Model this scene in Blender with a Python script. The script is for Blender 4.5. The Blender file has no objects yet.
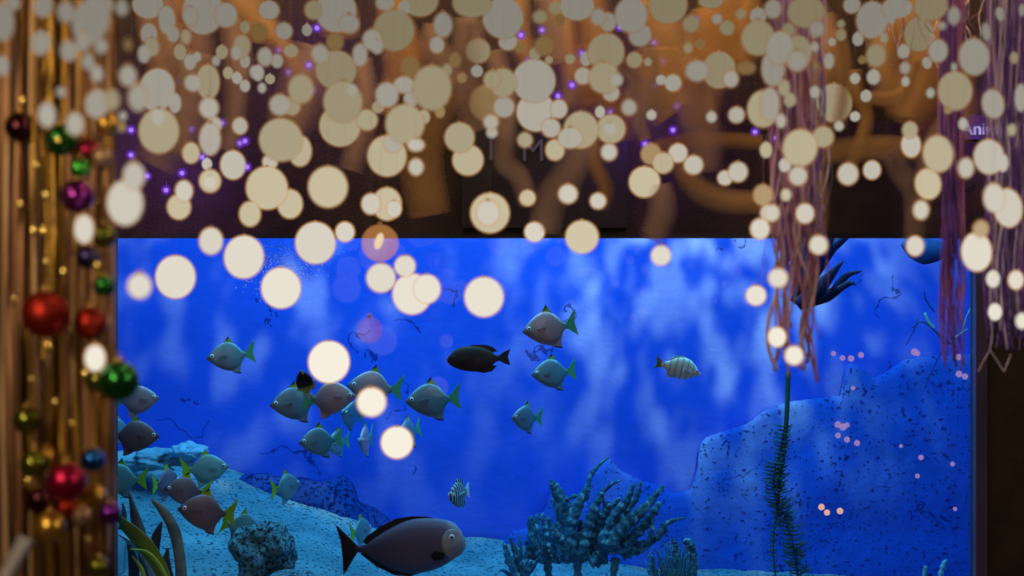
import bpy, bmesh, math, random
from mathutils import Vector, Matrix, noise
random.seed(7)
S = bpy.context.scene
COL = S.collection
# ---------------------------------------------------------------- camera, world, lights, exposure
FPX, CZ = 1422.2, 1.5                      # 50 mm lens on a 36 mm sensor at 1024 px; camera height
cam = bpy.data.objects.new('camera', bpy.data.cameras.new('camera')); COL.objects.link(cam)
cam.location = (0, 0, CZ); cam.rotation_euler = (math.pi/2, 0, 0)
cam.data.lens = 50; cam.data.sensor_width = 36; cam.data.clip_start = .05
cam.data.dof.use_dof = True; cam.data.dof.focus_distance = 5.0; cam.data.dof.aperture_fstop = 3.1
S.camera = cam
S.view_settings.view_transform = 'Standard'; S.view_settings.look = 'None'
S.view_settings.gamma = 1; S.view_settings.exposure = 0; S.view_settings.use_curve_mapping = False
S.cycles.transparent_max_bounces = 48; S.cycles.max_bounces = 6; S.cycles.volume_bounces = 0
S.cycles.use_denoising = True
w = bpy.data.worlds.new('evening'); S.world = w; w.use_nodes = True
w.node_tree.nodes['Background'].inputs[0].default_value = (1, .62, .35, 1)
w.node_tree.nodes['Background'].inputs[1].default_value = .03

def lamp(kind, name, loc, col, power, size=.1, aim=None, **kw):
    L = bpy.data.lights.new(name, kind); L.color = col; L.energy = power
    if kind == 'AREA':
        L.shape = 'RECTANGLE'; L.size = size[0]; L.size_y = size[1]
    else: L.shadow_soft_size = size
    for k, v in kw.items(): setattr(L, k, v)
    o = bpy.data.objects.new(name, L); COL.objects.link(o); o.location = loc
    if aim is not None:
        o.rotation_euler = (Vector(aim)-Vector(loc)).to_track_quat('-Z', 'Y').to_euler()
    return o
# tank lamp and an added front fill: over the water, out of sight behind the wall above the window
lamp('AREA', 'tank_lamp', (0, 4.95, 2.55), (.18, .80, 1), 40, (3.6, 1.0), (0, 5.0, 0))
lamp('AREA', 'tank_front_fill', (0, 4.35, 2.25), (.24, .80, 1), 30, (3.4, .25), (0, 5.75, .95))  # unseen fill added for the fish faces and backdrop
# added fill lights above the view, giving the glow the bulbs themselves lack
for i, (x, y, z, p) in enumerate([(-1.2, 2.9, 2.45, 5), (-.35, 3.3, 2.5, 6.5), (.5, 3.3, 2.5, 5.5), (1.35, 3.1, 2.45, 5),
                     (-1.0, 1.3, 2.1, 4.5), (0, 1.8, 2.5, 6), (.9, 1.9, 2.3, 4)]):
    lamp('POINT', 'warm_fill_point', (x, y, z), (1, .64, .34), p, .09)
lamp('POINT', 'warm_side_fill', (-.85, .8, 1.85), (1, .78, .50), 19, .05)  # side fills added out of view to brighten curtain and right tinsel
lamp('POINT', 'warm_side_fill', (.9, 1.2, 1.95), (1, .80, .66), 11, .05)
lamp('AREA', 'warm_wall_fill', (0, 3.35, 2.75), (1, .66, .34), 6.5, (3.4, .15), (0, 4.0, 2.05))  # overhead fill added to warm the upper wall
for x, z in [(-1.07, 1.93), (-.9, 1.8), (-.56, 2.13), (.2, 2.1), (.4, 1.93), (1.3, 1.95)]:
    lamp('POINT', 'violet_wall_tint', (x, 3.86, z), (.30, .06, 1), .9, .02)  # point lights added to tint the wall violet
# rippling light shafts: added unseen spots whose streaks come from a noise pattern in the lamp
def ripple_spot(loc, aim, power, col, sx, sy, rot, lo, hi, seed):
    o = lamp('SPOT', 'ripple_spot', loc, col, power, .02, aim, spot_size=math.radians(64), spot_blend=1)
    L = o.data; L.use_nodes = True; nt = L.node_tree; N = nt.nodes; em = N['Emission']
    tc = N.new('ShaderNodeTexCoord'); mp = N.new('ShaderNodeMapping'); sp = N.new('ShaderNodeSeparateXYZ')
    nt.links.new(tc.outputs['Normal'], sp.inputs[0])
    ds = []
    for k in (0, 1):
        d = N.new('ShaderNodeMath'); d.operation = 'DIVIDE'; nt.links.new(sp.outputs[k], d.inputs[0]); nt.links.new(sp.outputs[2], d.inputs[1]); ds.append(d)
    cb = N.new('ShaderNodeCombineXYZ'); nt.links.new(ds[0].outputs[0], cb.inputs[0]); nt.links.new(ds[1].outputs[0], cb.inputs[1]); cb.inputs[2].default_value = seed
    mp.inputs['Rotation'].default_value = (0, 0, rot); mp.inputs['Scale'].default_value = (sx, sy, 1)
    nt.links.new(cb.outputs[0], mp.inputs[0])
    nz = N.new('ShaderNodeTexNoise'); nz.inputs['Scale'].default_value = 1; nz.inputs['Detail'].default_value = 1.5
    nt.links.new(mp.outputs[0], nz.inputs['Vector'])
    r = N.new('ShaderNodeMapRange'); r.interpolation_type = 'SMOOTHSTEP'
    r.inputs[1].default_value = lo; r.inputs[2].default_value = hi
    nt.links.new(nz.outputs['Fac'], r.inputs[0]); nt.links.new(r.outputs[0], em.inputs['Strength'])
ripple_spot((1.0, 4.35, 2.75), (.8, 5.75, 1.86), 1300, (1, .45, .06), 17, 12, .95, .48, .66, 3.1)
ripple_spot((.45, 4.4, 2.75), (.75, 5.75, 1.86), 1050, (1, .45, .06), 18, 13, -.95, .48, .66, 8.7)
ripple_spot((-.8, 4.35, 2.75), (-.8, 5.75, 1.80), 900, (1, .45, .06), 14, 11, .5, .49, .67, 5.2)
# ---------------------------------------------------------------- helpers
def P(px, py, Y): return Vector(((px-512)/FPX*Y, Y, CZ-(py-288)/FPX*Y))
def tag(o, label=None, cat=None, group=None, kind=None):
    for k, v in (('label', label), ('category', cat), ('group', group), ('kind', kind)):
        if v: o[k] = v
    return o
def thing(name, loc, label, cat, group=None):
    o = bpy.data.objects.new(name, None); COL.objects.link(o); o.location = loc
    o.empty_display_size = .02
    return tag(o, label, cat, group)
def link(name, me, parent=None, loc=None):
    o = bpy.data.objects.new(name, me); COL.objects.link(o)
    if parent: o.parent = parent
    if loc is not None: o.location = loc
    return o
def mesh(name, bm, mats, smooth=True):
    me = bpy.data.meshes.new(name); bmesh.ops.recalc_face_normals(bm, faces=bm.faces[:]); bm.to_mesh(me); bm.free()
    for m in (mats if isinstance(mats, (list, tuple)) else [mats]): me.materials.append(m)
    if smooth: me.shade_smooth()
    return me
def obj(name, bm, mats, parent=None, loc=None, smooth=True): return link(name, mesh(name, bm, mats, smooth), parent, loc)
def box(bm, a, b, mi=0):
    r = bmesh.ops.create_cube(bm, size=1, matrix=Matrix.Translation([(a[i]+b[i])/2 for i in range(3)]) @ Matrix.Diagonal([abs(b[i]-a[i]) for i in range(3)]+[1]))
    for f in {f for v in r['verts'] for f in v.link_faces}: f.material_index = mi
def ball(bm, c, r, u=16, v=10, sc=(1, 1, 1), rot=None, mi=0):
    M = Matrix.Translation(c) @ (rot or Matrix()) @ Matrix.Diagonal((r*sc[0], r*sc[1], r*sc[2], 1))
    q = bmesh.ops.create_uvsphere(bm, u_segments=u, v_segments=v, radius=1, matrix=M)
    for f in {f for x in q['verts'] for f in x.link_faces}: f.material_index = mi
def spline(pts, n=6):
    p = [Vector(x) for x in pts]; p = [2*p[0]-p[1]]+p+[2*p[-1]-p[-2]]; out = []
    for i in range(1, len(p)-2):
        for k in range(n):
            t = k/n; a, b, c, d = p[i-1:i+3]
            out.append(.5*(2*b+(c-a)*t+(2*a-5*b+4*c-d)*t*t+(3*b-a-3*c+d)*t**3))
    return out+[p[-2]]
def lerpl(v, n):   # resample a list of numbers to n values
    if not hasattr(v, '__len__'): return [v]*n
    out = []
    for i in range(n):
        t = i/(n-1)*(len(v)-1); k = min(int(t), len(v)-2); out.append(v[k]+(v[k+1]-v[k])*(t-k))
    return out
def tube(bm, pts, rad, seg=8, n=6, mi=0, flat=1):
    c = spline(pts, n) if n > 1 else [Vector(x) for x in pts]; R = lerpl(rad, len(c)); rings = []
    u = None
    for i, p in enumerate(c):
        t = (c[min(i+1, len(c)-1)]-c[max(i-1, 0)]).normalized()
        if u is None: u = t.orthogonal().normalized()
        u = (u-t*u.dot(t)).normalized(); v = t.cross(u)
        rings.append([bm.verts.new(p+(u*math.cos(2*math.pi*k/seg)+v*math.sin(2*math.pi*k/seg)*flat)*R[i]) for k in range(seg)])
    for a, b in zip(rings, rings[1:]):
        for k in range(seg): bm.faces.new((a[k], a[(k+1) % seg], b[(k+1) % seg], b[k])).material_index = mi
    bm.faces.new(rings[0]).material_index = mi; bm.faces.new(rings[-1][::-1]).material_index = mi
def ribbon(bm, c, wid, th, side=Vector((1, 0, 0)), fold=0, mi=0):
    """thin solid strip along the points c; wid may be a list"""
    W = lerpl(wid, len(c)); rows = []
    for i, p in enumerate(c):
        t = (c[min(i+1, len(c)-1)]-c[max(i-1, 0)]).normalized(); s = (side-t*side.dot(t))
        s = s.normalized() if s.length > 1e-4 else Vector((0, 1, 0)); nn = t.cross(s)
        a = p-s*W[i]; b = p+s*W[i]; m = p+nn*fold*W[i]
        rows.append([bm.verts.new(q) for q in (a-nn*th, m-nn*th, b-nn*th, b+nn*th, m+nn*th, a+nn*th)])
    for a, b in zip(rows, rows[1:]):
        for k in range(6): bm.faces.new((a[k], a[(k+1) % 6], b[(k+1) % 6], b[k])).material_index = mi
    bm.faces.new(rows[0]); bm.faces.new(rows[-1][::-1])
def plate(bm, outline, th, mi=0):
    """fin: outline in the x-z plane, lens-thin but solid; thickness fades to the outer points"""
    f = [bm.verts.new((x, -th, z)) for x, z in outline]; b = [bm.verts.new((x, th, z)) for x, z in outline]
    n = len(f); bm.faces.new(f).material_index = mi; bm.faces.new(b[::-1]).material_index = mi
    for i in range(n): bm.faces.new((f[i], b[i], b[(i+1) % n], f[(i+1) % n])).material_index = mi
def copy_tree(o, parent=None):
    c = o.copy(); COL.objects.link(c)
    if parent: c.parent = parent
    for ch in list(o.children): copy_tree(ch, c)
    return c
# ---------------------------------------------------------------- materials
def mat(name, col, rough=.6, metal=0, noise_col=None, nscale=8, bump=0, bscale=40, alpha=1, spec=.5, ramp=(.4, .6), stretch=(1, 1, 1), coord='Object', sheen=0, transl=0):
    m = bpy.data.materials.new(name); m.use_nodes = True; nt = m.node_tree; N = nt.nodes; b = N['Principled BSDF']
    b.inputs['Base Color'].default_value = (*col, 1); b.inputs['Roughness'].default_value = rough
    b.inputs['Metallic'].default_value = metal; b.inputs['Alpha'].default_value = alpha; b.inputs['Specular IOR Level'].default_value = spec
    tc = N.new('ShaderNodeTexCoord'); mp = N.new('ShaderNodeMapping'); mp.inputs['Scale'].default_value = stretch
    nt.links.new(tc.outputs[coord], mp.inputs[0])
    def nz(sc, det=4):
        q = N.new('ShaderNodeTexNoise'); q.inputs['Scale'].default_value = sc; q.inputs['Detail'].default_value = det
        nt.links.new(mp.outputs[0], q.inputs['Vector']); return q
    q = nz(nscale); r = N.new('ShaderNodeValToRGB'); r.color_ramp.elements[0].position = ramp[0]; r.color_ramp.elements[1].position = ramp[1]
    r.color_ramp.elements[0].color = (*col, 1)
    r.color_ramp.elements[1].color = (*(noise_col or [min(1, c*1.25+.002) for c in col]), 1)
    nt.links.new(q.outputs['Fac'], r.inputs[0]); nt.links.new(r.outputs[0], b.inputs['Base Color'])
    if bump:
        q2 = nz(bscale); bp = N.new('ShaderNodeBump'); bp.inputs['Strength'].default_value = bump; bp.inputs['Distance'].default_value = .01
        nt.links.new(q2.outputs['Fac'], bp.inputs['Height']); nt.links.new(bp.outputs[0], b.inputs['Normal'])
    return m
def speckle(m, col, scale, thr, coord='Object'):
    """adds dark specks to the base colour"""
    nt = m.node_tree; N = nt.nodes; b = N['Principled BSDF']; src = b.inputs['Base Color'].links[0].from_socket
    tc = N.new('ShaderNodeTexCoord'); q = N.new('ShaderNodeTexNoise'); q.inputs['Scale'].default_value = scale; q.inputs['Detail'].default_value = 2
    nt.links.new(tc.outputs[coord], q.inputs['Vector'])
    r = N.new('ShaderNodeMapRange'); r.inputs[1].default_value = thr; r.inputs[2].default_value = thr+.05; nt.links.new(q.outputs['Fac'], r.inputs[0])
    mx = N.new('ShaderNodeMix'); mx.data_type = 'RGBA'; nt.links.new(r.outputs[0], mx.inputs[0]); nt.links.new(src, mx.inputs[6])
    mx.inputs[7].default_value = (*col, 1); nt.links.new(mx.outputs[2], b.inputs['Base Color']); return m
def creases(m, col, scale, width=.004, gate=.56):
    """thin dark wandering lines, like creases and scratches, in patches"""
    nt = m.node_tree; N = nt.nodes; b = N['Principled BSDF']; src = b.inputs['Base Color'].links[0].from_socket
    tc = N.new('ShaderNodeTexCoord')
    def nz(s, d):
        q = N.new('ShaderNodeTexNoise'); q.inputs['Scale'].default_value = s; q.inputs['Detail'].default_value = d
        nt.links.new(tc.outputs['Object'], q.inputs['Vector']); return q.outputs['Fac']
    def mth(op, a, v):
        d = N.new('ShaderNodeMath'); d.operation = op
        nt.links.new(a, d.inputs[0])
        if isinstance(v, float): d.inputs[1].default_value = v
        else: nt.links.new(v, d.inputs[1])
        return d.outputs[0]
    d = mth('ABSOLUTE', mth('SUBTRACT', nz(scale, 5), .5), 0.)
    line = mth('LESS_THAN', d, width); g = mth('GREATER_THAN', nz(scale*.9+1.3, 2), gate); f = mth('MULTIPLY', mth('MULTIPLY', line, g), .75)
    mx = N.new('ShaderNodeMix'); mx.data_type = 'RGBA'; nt.links.new(f, mx.inputs[0]); nt.links.new(src, mx.inputs[6])
    mx.inputs[7].default_value = (*col, 1); nt.links.new(mx.outputs[2], b.inputs['Base Color']); return m
def banded(name, stops, axis=0, rough=.45, extra=None, spec=.5, metal=0):
    """colour bands along one axis of the object's bounding box"""
    m = mat(name, stops[0][1], rough, metal, spec=spec); nt = m.node_tree; N = nt.nodes; b = N['Principled BSDF']
    tc = N.new('ShaderNodeTexCoord'); s = N.new('ShaderNodeSeparateXYZ'); nt.links.new(tc.outputs['Generated'], s.inputs[0])
    q = N.new('ShaderNodeTexNoise'); q.inputs['Scale'].default_value = 6; nt.links.new(tc.outputs['Generated'], q.inputs['Vector'])
    a = N.new('ShaderNodeMath'); a.operation = 'MULTIPLY_ADD'; nt.links.new(q.outputs['Fac'], a.inputs[0]); a.inputs[1].default_value = .08; nt.links.new(s.outputs[axis], a.inputs[2])
    a2 = N.new('ShaderNodeMath'); a2.operation = 'SUBTRACT'; nt.links.new(a.outputs[0], a2.inputs[0]); a2.inputs[1].default_value = .04
    r = N.new('ShaderNodeValToRGB'); e = r.color_ramp.elements
    while len(e) < len(stops): e.new(.5)
    for k, (p, c) in enumerate(stops): e[k].position = p; e[k].color = (*c, 1)
    nt.links.new(a2.outputs[0], r.inputs[0]); nt.links.new(r.outputs[0], b.inputs['Base Color']); return m
def glow(name, col, strength, alpha=1.0):
    m = bpy.data.materials.new(name); m.use_nodes = True; nt = m.node_tree; N = nt.nodes; N.clear()
    o = N.new('ShaderNodeOutputMaterial'); e = N.new('ShaderNodeEmission'); e.inputs[0].default_value = (*col, 1); e.inputs[1].default_value = strength
    # a faint mottled tone, the glass is not perfectly even
    tc = N.new('ShaderNodeTexCoord'); q = N.new('ShaderNodeTexNoise'); q.inputs['Scale'].default_value = 60; nt.links.new(tc.outputs['Object'], q.inputs['Vector'])
    r = N.new('ShaderNodeMapRange'); r.inputs[3].default_value = strength*.96; r.inputs[4].default_value = strength*1.04
    nt.links.new(q.outputs['Fac'], r.inputs[0]); nt.links.new(r.outputs[0], e.inputs[1])
    if alpha < 1:
        t = N.new('ShaderNodeBsdfTransparent'); mx = N.new('ShaderNodeMixShader'); mx.inputs[0].default_value = alpha
        nt.links.new(t.outputs[0], mx.inputs[1]); nt.links.new(e.outputs[0], mx.inputs[2]); nt.links.new(mx.outputs[0], o.inputs[0])
    else: nt.links.new(e.outputs[0], o.inputs[0])
    m.cycles.emission_sampling = 'NONE'
    return m
# ---------------------------------------------------------------- room shell
WY, WD = 4.0, .05                                      # wall face and thickness
def X(px, Y=4.0): return (px-512)/FPX*Y
def Z(py, Y=4.0): return CZ-(py-288)/FPX*Y
M_wall = mat('dark_brown_plaster', (.046, .034, .026), .8, noise_col=(.060, .043, .032), nscale=9, bump=.5, bscale=160, spec=.15)
xl, xr, zt, zb = X(113), X(976), Z(237.5), .55
bm = bmesh.new()
box(bm, (-3, WY, 0), (3, WY+WD, zb)); box(bm, (-3, WY, zt), (3, WY+WD, 3.0)); box(bm, (-3, WY, zb), (xl, WY+WD, zt)); box(bm, (xr, WY, zb), (3, WY+WD, zt))
tag(obj('wall_back', bm, M_wall, smooth=False), kind='structure')
bm = bmesh.new(); box(bm, (-3, -.6, -.05), (3, WY, 0)); tag(obj('floor', bm, mat('grey_floor', (.10, .08, .07), .5), smooth=False), kind='structure')
bm = bmesh.new(); box(bm, (-3, -.6, 3.0), (3, WY+WD, 3.05)); tag(obj('ceiling', bm, mat('dark_ceiling', (.05, .04, .03), .8), smooth=False), kind='structure')
M_trim = mat('violet_grey_metal', (.06, .055, .11), .35, noise_col=(.08, .07, .15), nscale=5, spec=.6)
bm = bmesh.new(); box(bm, (xr-.004, WY-.012, zb), (xr+.028, WY+.018, zt+.002)); tag(obj('trim_1', bm, M_trim, smooth=False), kind='structure')
bm = bmesh.new(); box(bm, (xl-.03, WY-.012, zb), (xl+.004, WY+.018, zt+.002)); tag(obj('trim_2', bm, M_trim, smooth=False), kind='structure')
bm = bmesh.new(); box(bm, (xl, WY-.006, zt-.002), (xr, WY+.018, zt+.012)); tag(obj('trim_3', bm, mat('black_edge', (.01, .008, .01), .5), smooth=False), kind='structure')
# glass front
g = bpy.data.materials.new('aquarium_glass'); g.use_nodes = True; nt = g.node_tree; N = nt.nodes; N.clear()
o_ = N.new('ShaderNodeOutputMaterial'); t_ = N.new('ShaderNodeBsdfTransparent'); t_.inputs[0].default_value = (.97, .985, 1, 1)
gl = N.new('ShaderNodeBsdfGlossy'); gl.inputs['Roughness'].default_value = .02; mx = N.new('ShaderNodeMixShader'); mx.inputs[0].default_value = .02
nt.links.new(t_.outputs[0], mx.inputs[1]); nt.links.new(gl.outputs[0], mx.inputs[2]); nt.links.new(mx.outputs[0], o_.inputs[0])
bm = bmesh.new(); box(bm, (xl, WY+.02, zb), (xr, WY+.035, zt)); tag(obj('window_1', bm, g, smooth=False), kind='structure')
# tank back, sides, water
TB = 5.75
M_back = mat('blue_backdrop', (.036, .108, .66), .75, noise_col=(.044, .125, .74), nscale=1.6, bump=.25, bscale=22, spec=.1, stretch=(1, 1, 1.8))
M_back = creases(M_back, (.005, .015, .15), 2.2, .0035, .57)
bm = bmesh.new(); box(bm, (-2.4, TB, .2), (2.4, TB+.05, 2.75)); tag(obj('wall_tank_back', bm, M_back, smooth=False), kind='structure')
for s, nm in ((-1, 'wall_tank_left'), (1, 'wall_tank_right')):
    bm = bmesh.new(); box(bm, (s*2.4, WY+WD, .2), (s*2.45, TB+.05, 2.75)); tag(obj(nm, bm, M_back, smooth=False), kind='structure')
bm = bmesh.new(); box(bm, (-2.4, WY+WD, .15), (2.4, TB, .2)); tag(obj('floor_tank', bm, mat('tank_floor', (.1, .14, .16), .8), smooth=False), kind='structure')
wm = bpy.data.materials.new('water'); wm.use_nodes = True; nt = wm.node_tree; N = nt.nodes; N.clear()
o_ = N.new('ShaderNodeOutputMaterial'); t_ = N.new('ShaderNodeBsdfTransparent'); va = N.new('ShaderNodeVolumeAbsorption')
va.inputs[0].default_value = (.10, .62, 1, 1); va.inputs[1].default_value = .35
nt.links.new(t_.outputs[0], o_.inputs[0]); nt.links.new(va.outputs[0], o_.inputs['Volume'])
bm = bmesh.new(); box(bm, (-2.395, WY+WD+.002, .205), (2.395, TB-.003, 2.05))
tag(obj('water', bm, wm, smooth=False), 'clear blue water filling the aquarium behind the glass', 'water', kind='stuff')

# sand bed: height field rising to the back on the left
hz = [(60, 452), (115, 456), (170, 468), (205, 474), (250, 486), (300, 500), (340, 515), (400, 540), (470, 548), (540, 552), (600, 566), (700, 578), (1100, 585)]
def interp(tab, x):
    for (a, b), (c, d) in zip(tab, tab[1:]):
        if x <= c: return b+(d-b)*max(0, min(1, (x-a)/(c-a)))
    return tab[-1][1]
def sand_z(x, y):
    Yb = 5.55; px = 512+x/Yb*FPX
    zb_ = Z(interp(hz, px), Yb); t = max(0, min(1, (y-4.16)/(Yb-4.16)))
    z = .38+(zb_-.38)*t**.8
    return z+.020*noise.noise(Vector((x*4, y*4, 0)))+.006*noise.noise(Vector((x*17, y*17, 3)))
bm = bmesh.new(); nx, ny = 150, 50; G = []
for j in range(ny+1):
    y = 4.17+(5.73-4.17)*j/ny; G.append([bm.verts.new((x, y, sand_z(x, y))) for x in [-2.38+4.76*i/nx for i in range(nx+1)]])
for j in range(ny):
    for i in range(nx): bm.faces.new((G[j][i], G[j][i+1], G[j+1][i+1], G[j+1][i]))
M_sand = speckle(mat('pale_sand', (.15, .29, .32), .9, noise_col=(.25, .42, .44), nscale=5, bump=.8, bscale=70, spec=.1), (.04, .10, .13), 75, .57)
tag(obj('sand', bm, M_sand), 'pale blue-lit sand covering the aquarium floor', 'sand', kind='stuff')

def ridge(name, pts, Y, depth, m, label, cat, amp=.05, sc=5, zbot=.25, step=.014):
    """rock relief with the traced skyline, standing in front of the tank's back wall"""
    x0, x1 = X(pts[0][0], Y), X(pts[-1][0], Y); n = max(8, int((x1-x0)/step)); bm = bmesh.new(); cols = []; K = 26
    for i in range(n+1):
        x = x0+(x1-x0)*i/n; zt_ = Z(interp(pts, 512+x/Y*FPX), Y)+.004*noise.noise(Vector((x*60, 0, 0)))
        zt_ = max(zt_, zbot+.02); c = []
        for k in range(K+1):
            t = k/K; z = zbot+(zt_-zbot)*t
            e = min(1, (1-t)*3.0, 1)**.5*min(1, min(i, n-i)/6+.1)
            d = e*(depth+amp*noise.noise(Vector((x*sc, z*sc, 1)))+amp*.4*noise.noise(Vector((x*sc*4, z*sc*4, 2))))
            c.append(bm.verts.new((x, Y-d, z)))
        c.append(bm.verts.new((x, Y+.04, zt_))); c.append(bm.verts.new((x, Y+.04, zbot))); cols.append(c)
    m_ = len(cols[0])
    for a, b in zip(cols, cols[1:]):
        for k in range(m_): bm.faces.new((a[k], a[(k+1) % m_], b[(k+1) % m_], b[k]))
    bm.faces.new(cols[0]); bm.faces.new(cols[-1][::-1])
    return tag(obj(name, bm, m), label, cat)
M_rock = speckle(mat('blue_grey_rock', (.028, .115, .56), .85, noise_col=(.032, .135, .66), nscale=3.5, bump=.5, bscale=30, spec=.1, ramp=(.35, .7)), (.006, .03, .20), 60, .61)
M_rock = creases(M_rock, (.004, .025, .18), 3.3, .004, .55)
ridge('rock_outcrop', [(500, 548), (512, 531), (530, 529), (546, 508), (552, 480), (560, 486), (574, 505), (588, 500), (592, 475), (609, 458), (622, 472), (640, 480), (660, 487), (672, 494), (690, 491), (697, 472), (699, 447), (706, 438), (730, 430), (748, 424), (766, 410), (790, 402), (815, 399), (842, 396), (847, 363), (858, 366), (875, 378), (887, 373), (905, 360), (930, 356), (1060, 350)],
      5.68, .015, M_rock, 'large speckled blue rock outcrop along the right half of the tank back', 'rock', amp=.016)
M_rock2 = speckle(mat('dark_teal_rock', (.012, .05, .26), .9, noise_col=(.016, .075, .32), nscale=6, bump=.6, bscale=35, spec=.1), (.003, .012, .09), 70, .53)
ridge('rock_outcrop', [(232, 492), (240, 476), (262, 474), (285, 480), (300, 478), (320, 483), (342, 476), (352, 484), (358, 504), (372, 508), (384, 516), (398, 532), (410, 548)],
      5.60, .07, M_rock2, 'low dark speckled rock behind the sand slope at left', 'rock', amp=.05)
# ---------------------------------------------------------------- fish
def loft(bm, prof, seg=14, n=22):
    """fish body; prof rows = (t, top, bottom, half thickness), nose at x=-.5"""
    rings = []
    for i in range(n+1):
        t = i/n*prof[-1][0]
        t = t if i not in (0,) else .0
        for a, b in zip(prof, prof[1:]):
            if t <= b[0]+1e-9: break
        u = max(0, min(1, (t-a[0])/(b[0]-a[0]))); u2 = u
        tp, bt, th = [a[k]+(b[k]-a[k])*u2 for k in (1, 2, 3)]
        zc, hz_ = (tp+bt)/2, (tp-bt)/2
        rings.append([bm.verts.new((-.5+t, th*math.sin(2*math.pi*k/seg)*(abs(math.cos(2*math.pi*k/seg))*.25+.75), zc+hz_*math.cos(2*math.pi*k/seg))) for k in range(seg)])
    for a, b in zip(rings, rings[1:]):
        for k in range(seg): bm.faces.new((a[k], a[(k+1) % seg], b[(k+1) % seg], b[k]))
    bm.faces.new(rings[0]); bm.faces.new(rings[-1][::-1])
def smooth_prof(pts):
    c = spline([Vector((p[0], p[1], p[2])) for p in pts], 4); d = spline([Vector((p[0], p[3], 0)) for p in pts], 4)
    return [(a.x, a.y, a.z, b.y) for a, b in zip(c, d)]
M_eye = mat('fish_eye_silver', (.90, .85, .85), .25); M_pup = mat('fish_pupil', (.004, .004, .006), .12, spec=.9)
def eye_mesh(r, m=None):
    bm = bmesh.new(); ball(bm, (0, 0, 0), r, 14, 8, (1, .45, 1), mi=0); ball(bm, (0, -r*.22, 0), r*.60, 12, 7, (1, .55, 1), mi=1)
    return mesh('eye', bm, [m or M_eye, M_pup])
def fish(kind, body, prof, fins, eye, eye_mat=None, nostril=None):
    r = thing(kind, (0, -20, 0), 'x', 'fish')
    bm = bmesh.new(); loft(bm, smooth_prof(prof)); obj('body', bm, body, r)
    for nm, ol, m, y, tilt in fins:
        bm = bmesh.new(); plate(bm, ol, .006)
        o = obj(nm, bm, m, r, (0, y, 0), smooth=False)
        if tilt: o.rotation_euler = (tilt, 0, 0)
    for ch in [c for c in r.children if c.name.startswith(('dorsal_tip', 'anal_tip', 'fin_edge'))]:
        host = [c for c in r.children if c.name.startswith('dorsal_fin' if ch.name.startswith('dorsal') else 'anal_fin')][0]; ch.parent = host
    ex, ez, er, ey = eye; me = eye_mesh(er, eye_mat)
    a = link('eye', me, r, (ex, -ey, ez)); b = link('eye', me, r, (ex, ey, ez)); b.rotation_euler = (0, 0, math.pi)
    return r
used = set()
def put(proto, px, py, Y, size, label, face=1, yaw=0, tilt=0, group=None, hs=1.1):
    """face 1 looks left; yaw turns it away from broadside, tilt rolls it in the picture plane (degrees, nose up positive)"""
    o = proto if proto.name not in used else copy_tree(proto)
    used.add(proto.name); used.add(o.name)
    o.location = P(px, py, Y); s = size/FPX*Y
    R = Matrix.Rotation(math.radians(tilt)*(1 if face == 1 else -1), 4, 'Y') @ Matrix.Rotation(math.radians(yaw)+(0 if face == 1 else math.pi), 4, 'Z')
    o.rotation_euler = R.to_euler(); o.scale = (s, s, s*hs)
    tag(o, label, 'fish', group)
    return o
def moony_parts(bodym, finm, tailm, darkm):
    prof = [(0, .012, -.012, .008), (.04, .050, -.045, .022), (.12, .125, -.115, .045), (.24, .215, -.20, .062), (.38, .272, -.262, .066), (.50, .272, -.275, .060), (.62, .205, -.225, .045), (.71, .105, -.125, .028), (.78, .045, -.050, .017), (.82, .040, -.042, .012)]
    dors = [(-.13, .255), (-.06, .330), (-.035, .375), (.0, .345), (.05, .265), (.14, .165), (.27, .055), (.24, .04), (.1, .14), (0, .22)]
    dtip = [(-.10, .30), (-.05, .345), (-.03, .385), (-.005, .352), (-.03, .32)]
    anal = [(-.05, -.25), (.0, -.30), (.10, -.335), (.17, -.345), (.165, -.31), (.17, -.23), (.21, -.13), (.26, -.06), (.22, -.04), (.1, -.18)]
    atip = [(-.01, -.292), (.06, -.33), (.17, -.352), (.172, -.325), (.08, -.308)]
    tail = [(.27, .040), (.34, .085), (.43, .19), (.50, .265), (.485, .16), (.455, .03), (.48, -.09), (.50, -.185), (.43, -.135), (.34, -.07), (.27, -.042)]
    pect = [(-.24, .01), (-.14, .035), (-.08, .02), (-.10, -.03), (-.17, -.045), (-.24, -.02)]
    return prof, [('dorsal_fin', dors, finm, 0, 0), ('dorsal_tip', dtip, darkm, -.003, 0), ('anal_fin', anal, bodym, 0, 0), ('anal_tip', atip, darkm, -.003, 0), ('tail_fin', tail, tailm, 0, 0),
                  ('pectoral_fin', pect, bodym, -.067, .16), ('pectoral_fin', pect, bodym, .067, -.16)]
M_fin = mat('yellow_fin', (.42, .48, .02), .5, noise_col=(.22, .36, .04), nscale=5, spec=.3)
M_tail = mat('green_yellow_tail', (.16, .42, .10), .5, noise_col=(.10, .36, .16), nscale=4, spec=.3)
M_taily = mat('bright_yellow_tail', (.50, .60, .01), .5, noise_col=(.34, .48, .02), nscale=4, spec=.3)
M_black = mat('dark_fin', (.012, .012, .016), .5)
B_teal = banded('teal_silver_scales', [(0, (.12, .16, .17)), (.16, (.28, .30, .32)), (.45, (.24, .26, .31)), (.8, (.12, .26, .30)), (1, (.06, .22, .24))], 0, .32, spec=.9, metal=.1)
B_pink = banded('pink_silver_scales', [(0, (.20, .17, .18)), (.2, (.55, .34, .36)), (.5, (.75, .33, .36)), (.85, (.50, .28, .32)), (1, (.14, .24, .26))], 0, .32, spec=.9, metal=.15)
B_dark = banded('dusky_silver_scales', [(0, (.08, .06, .08)), (.2, (.22, .13, .15)), (.5, (.30, .16, .18)), (.85, (.18, .11, .14)), (1, (.07, .08, .10))], 0, .4, spec=.5, metal=.1)
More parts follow.
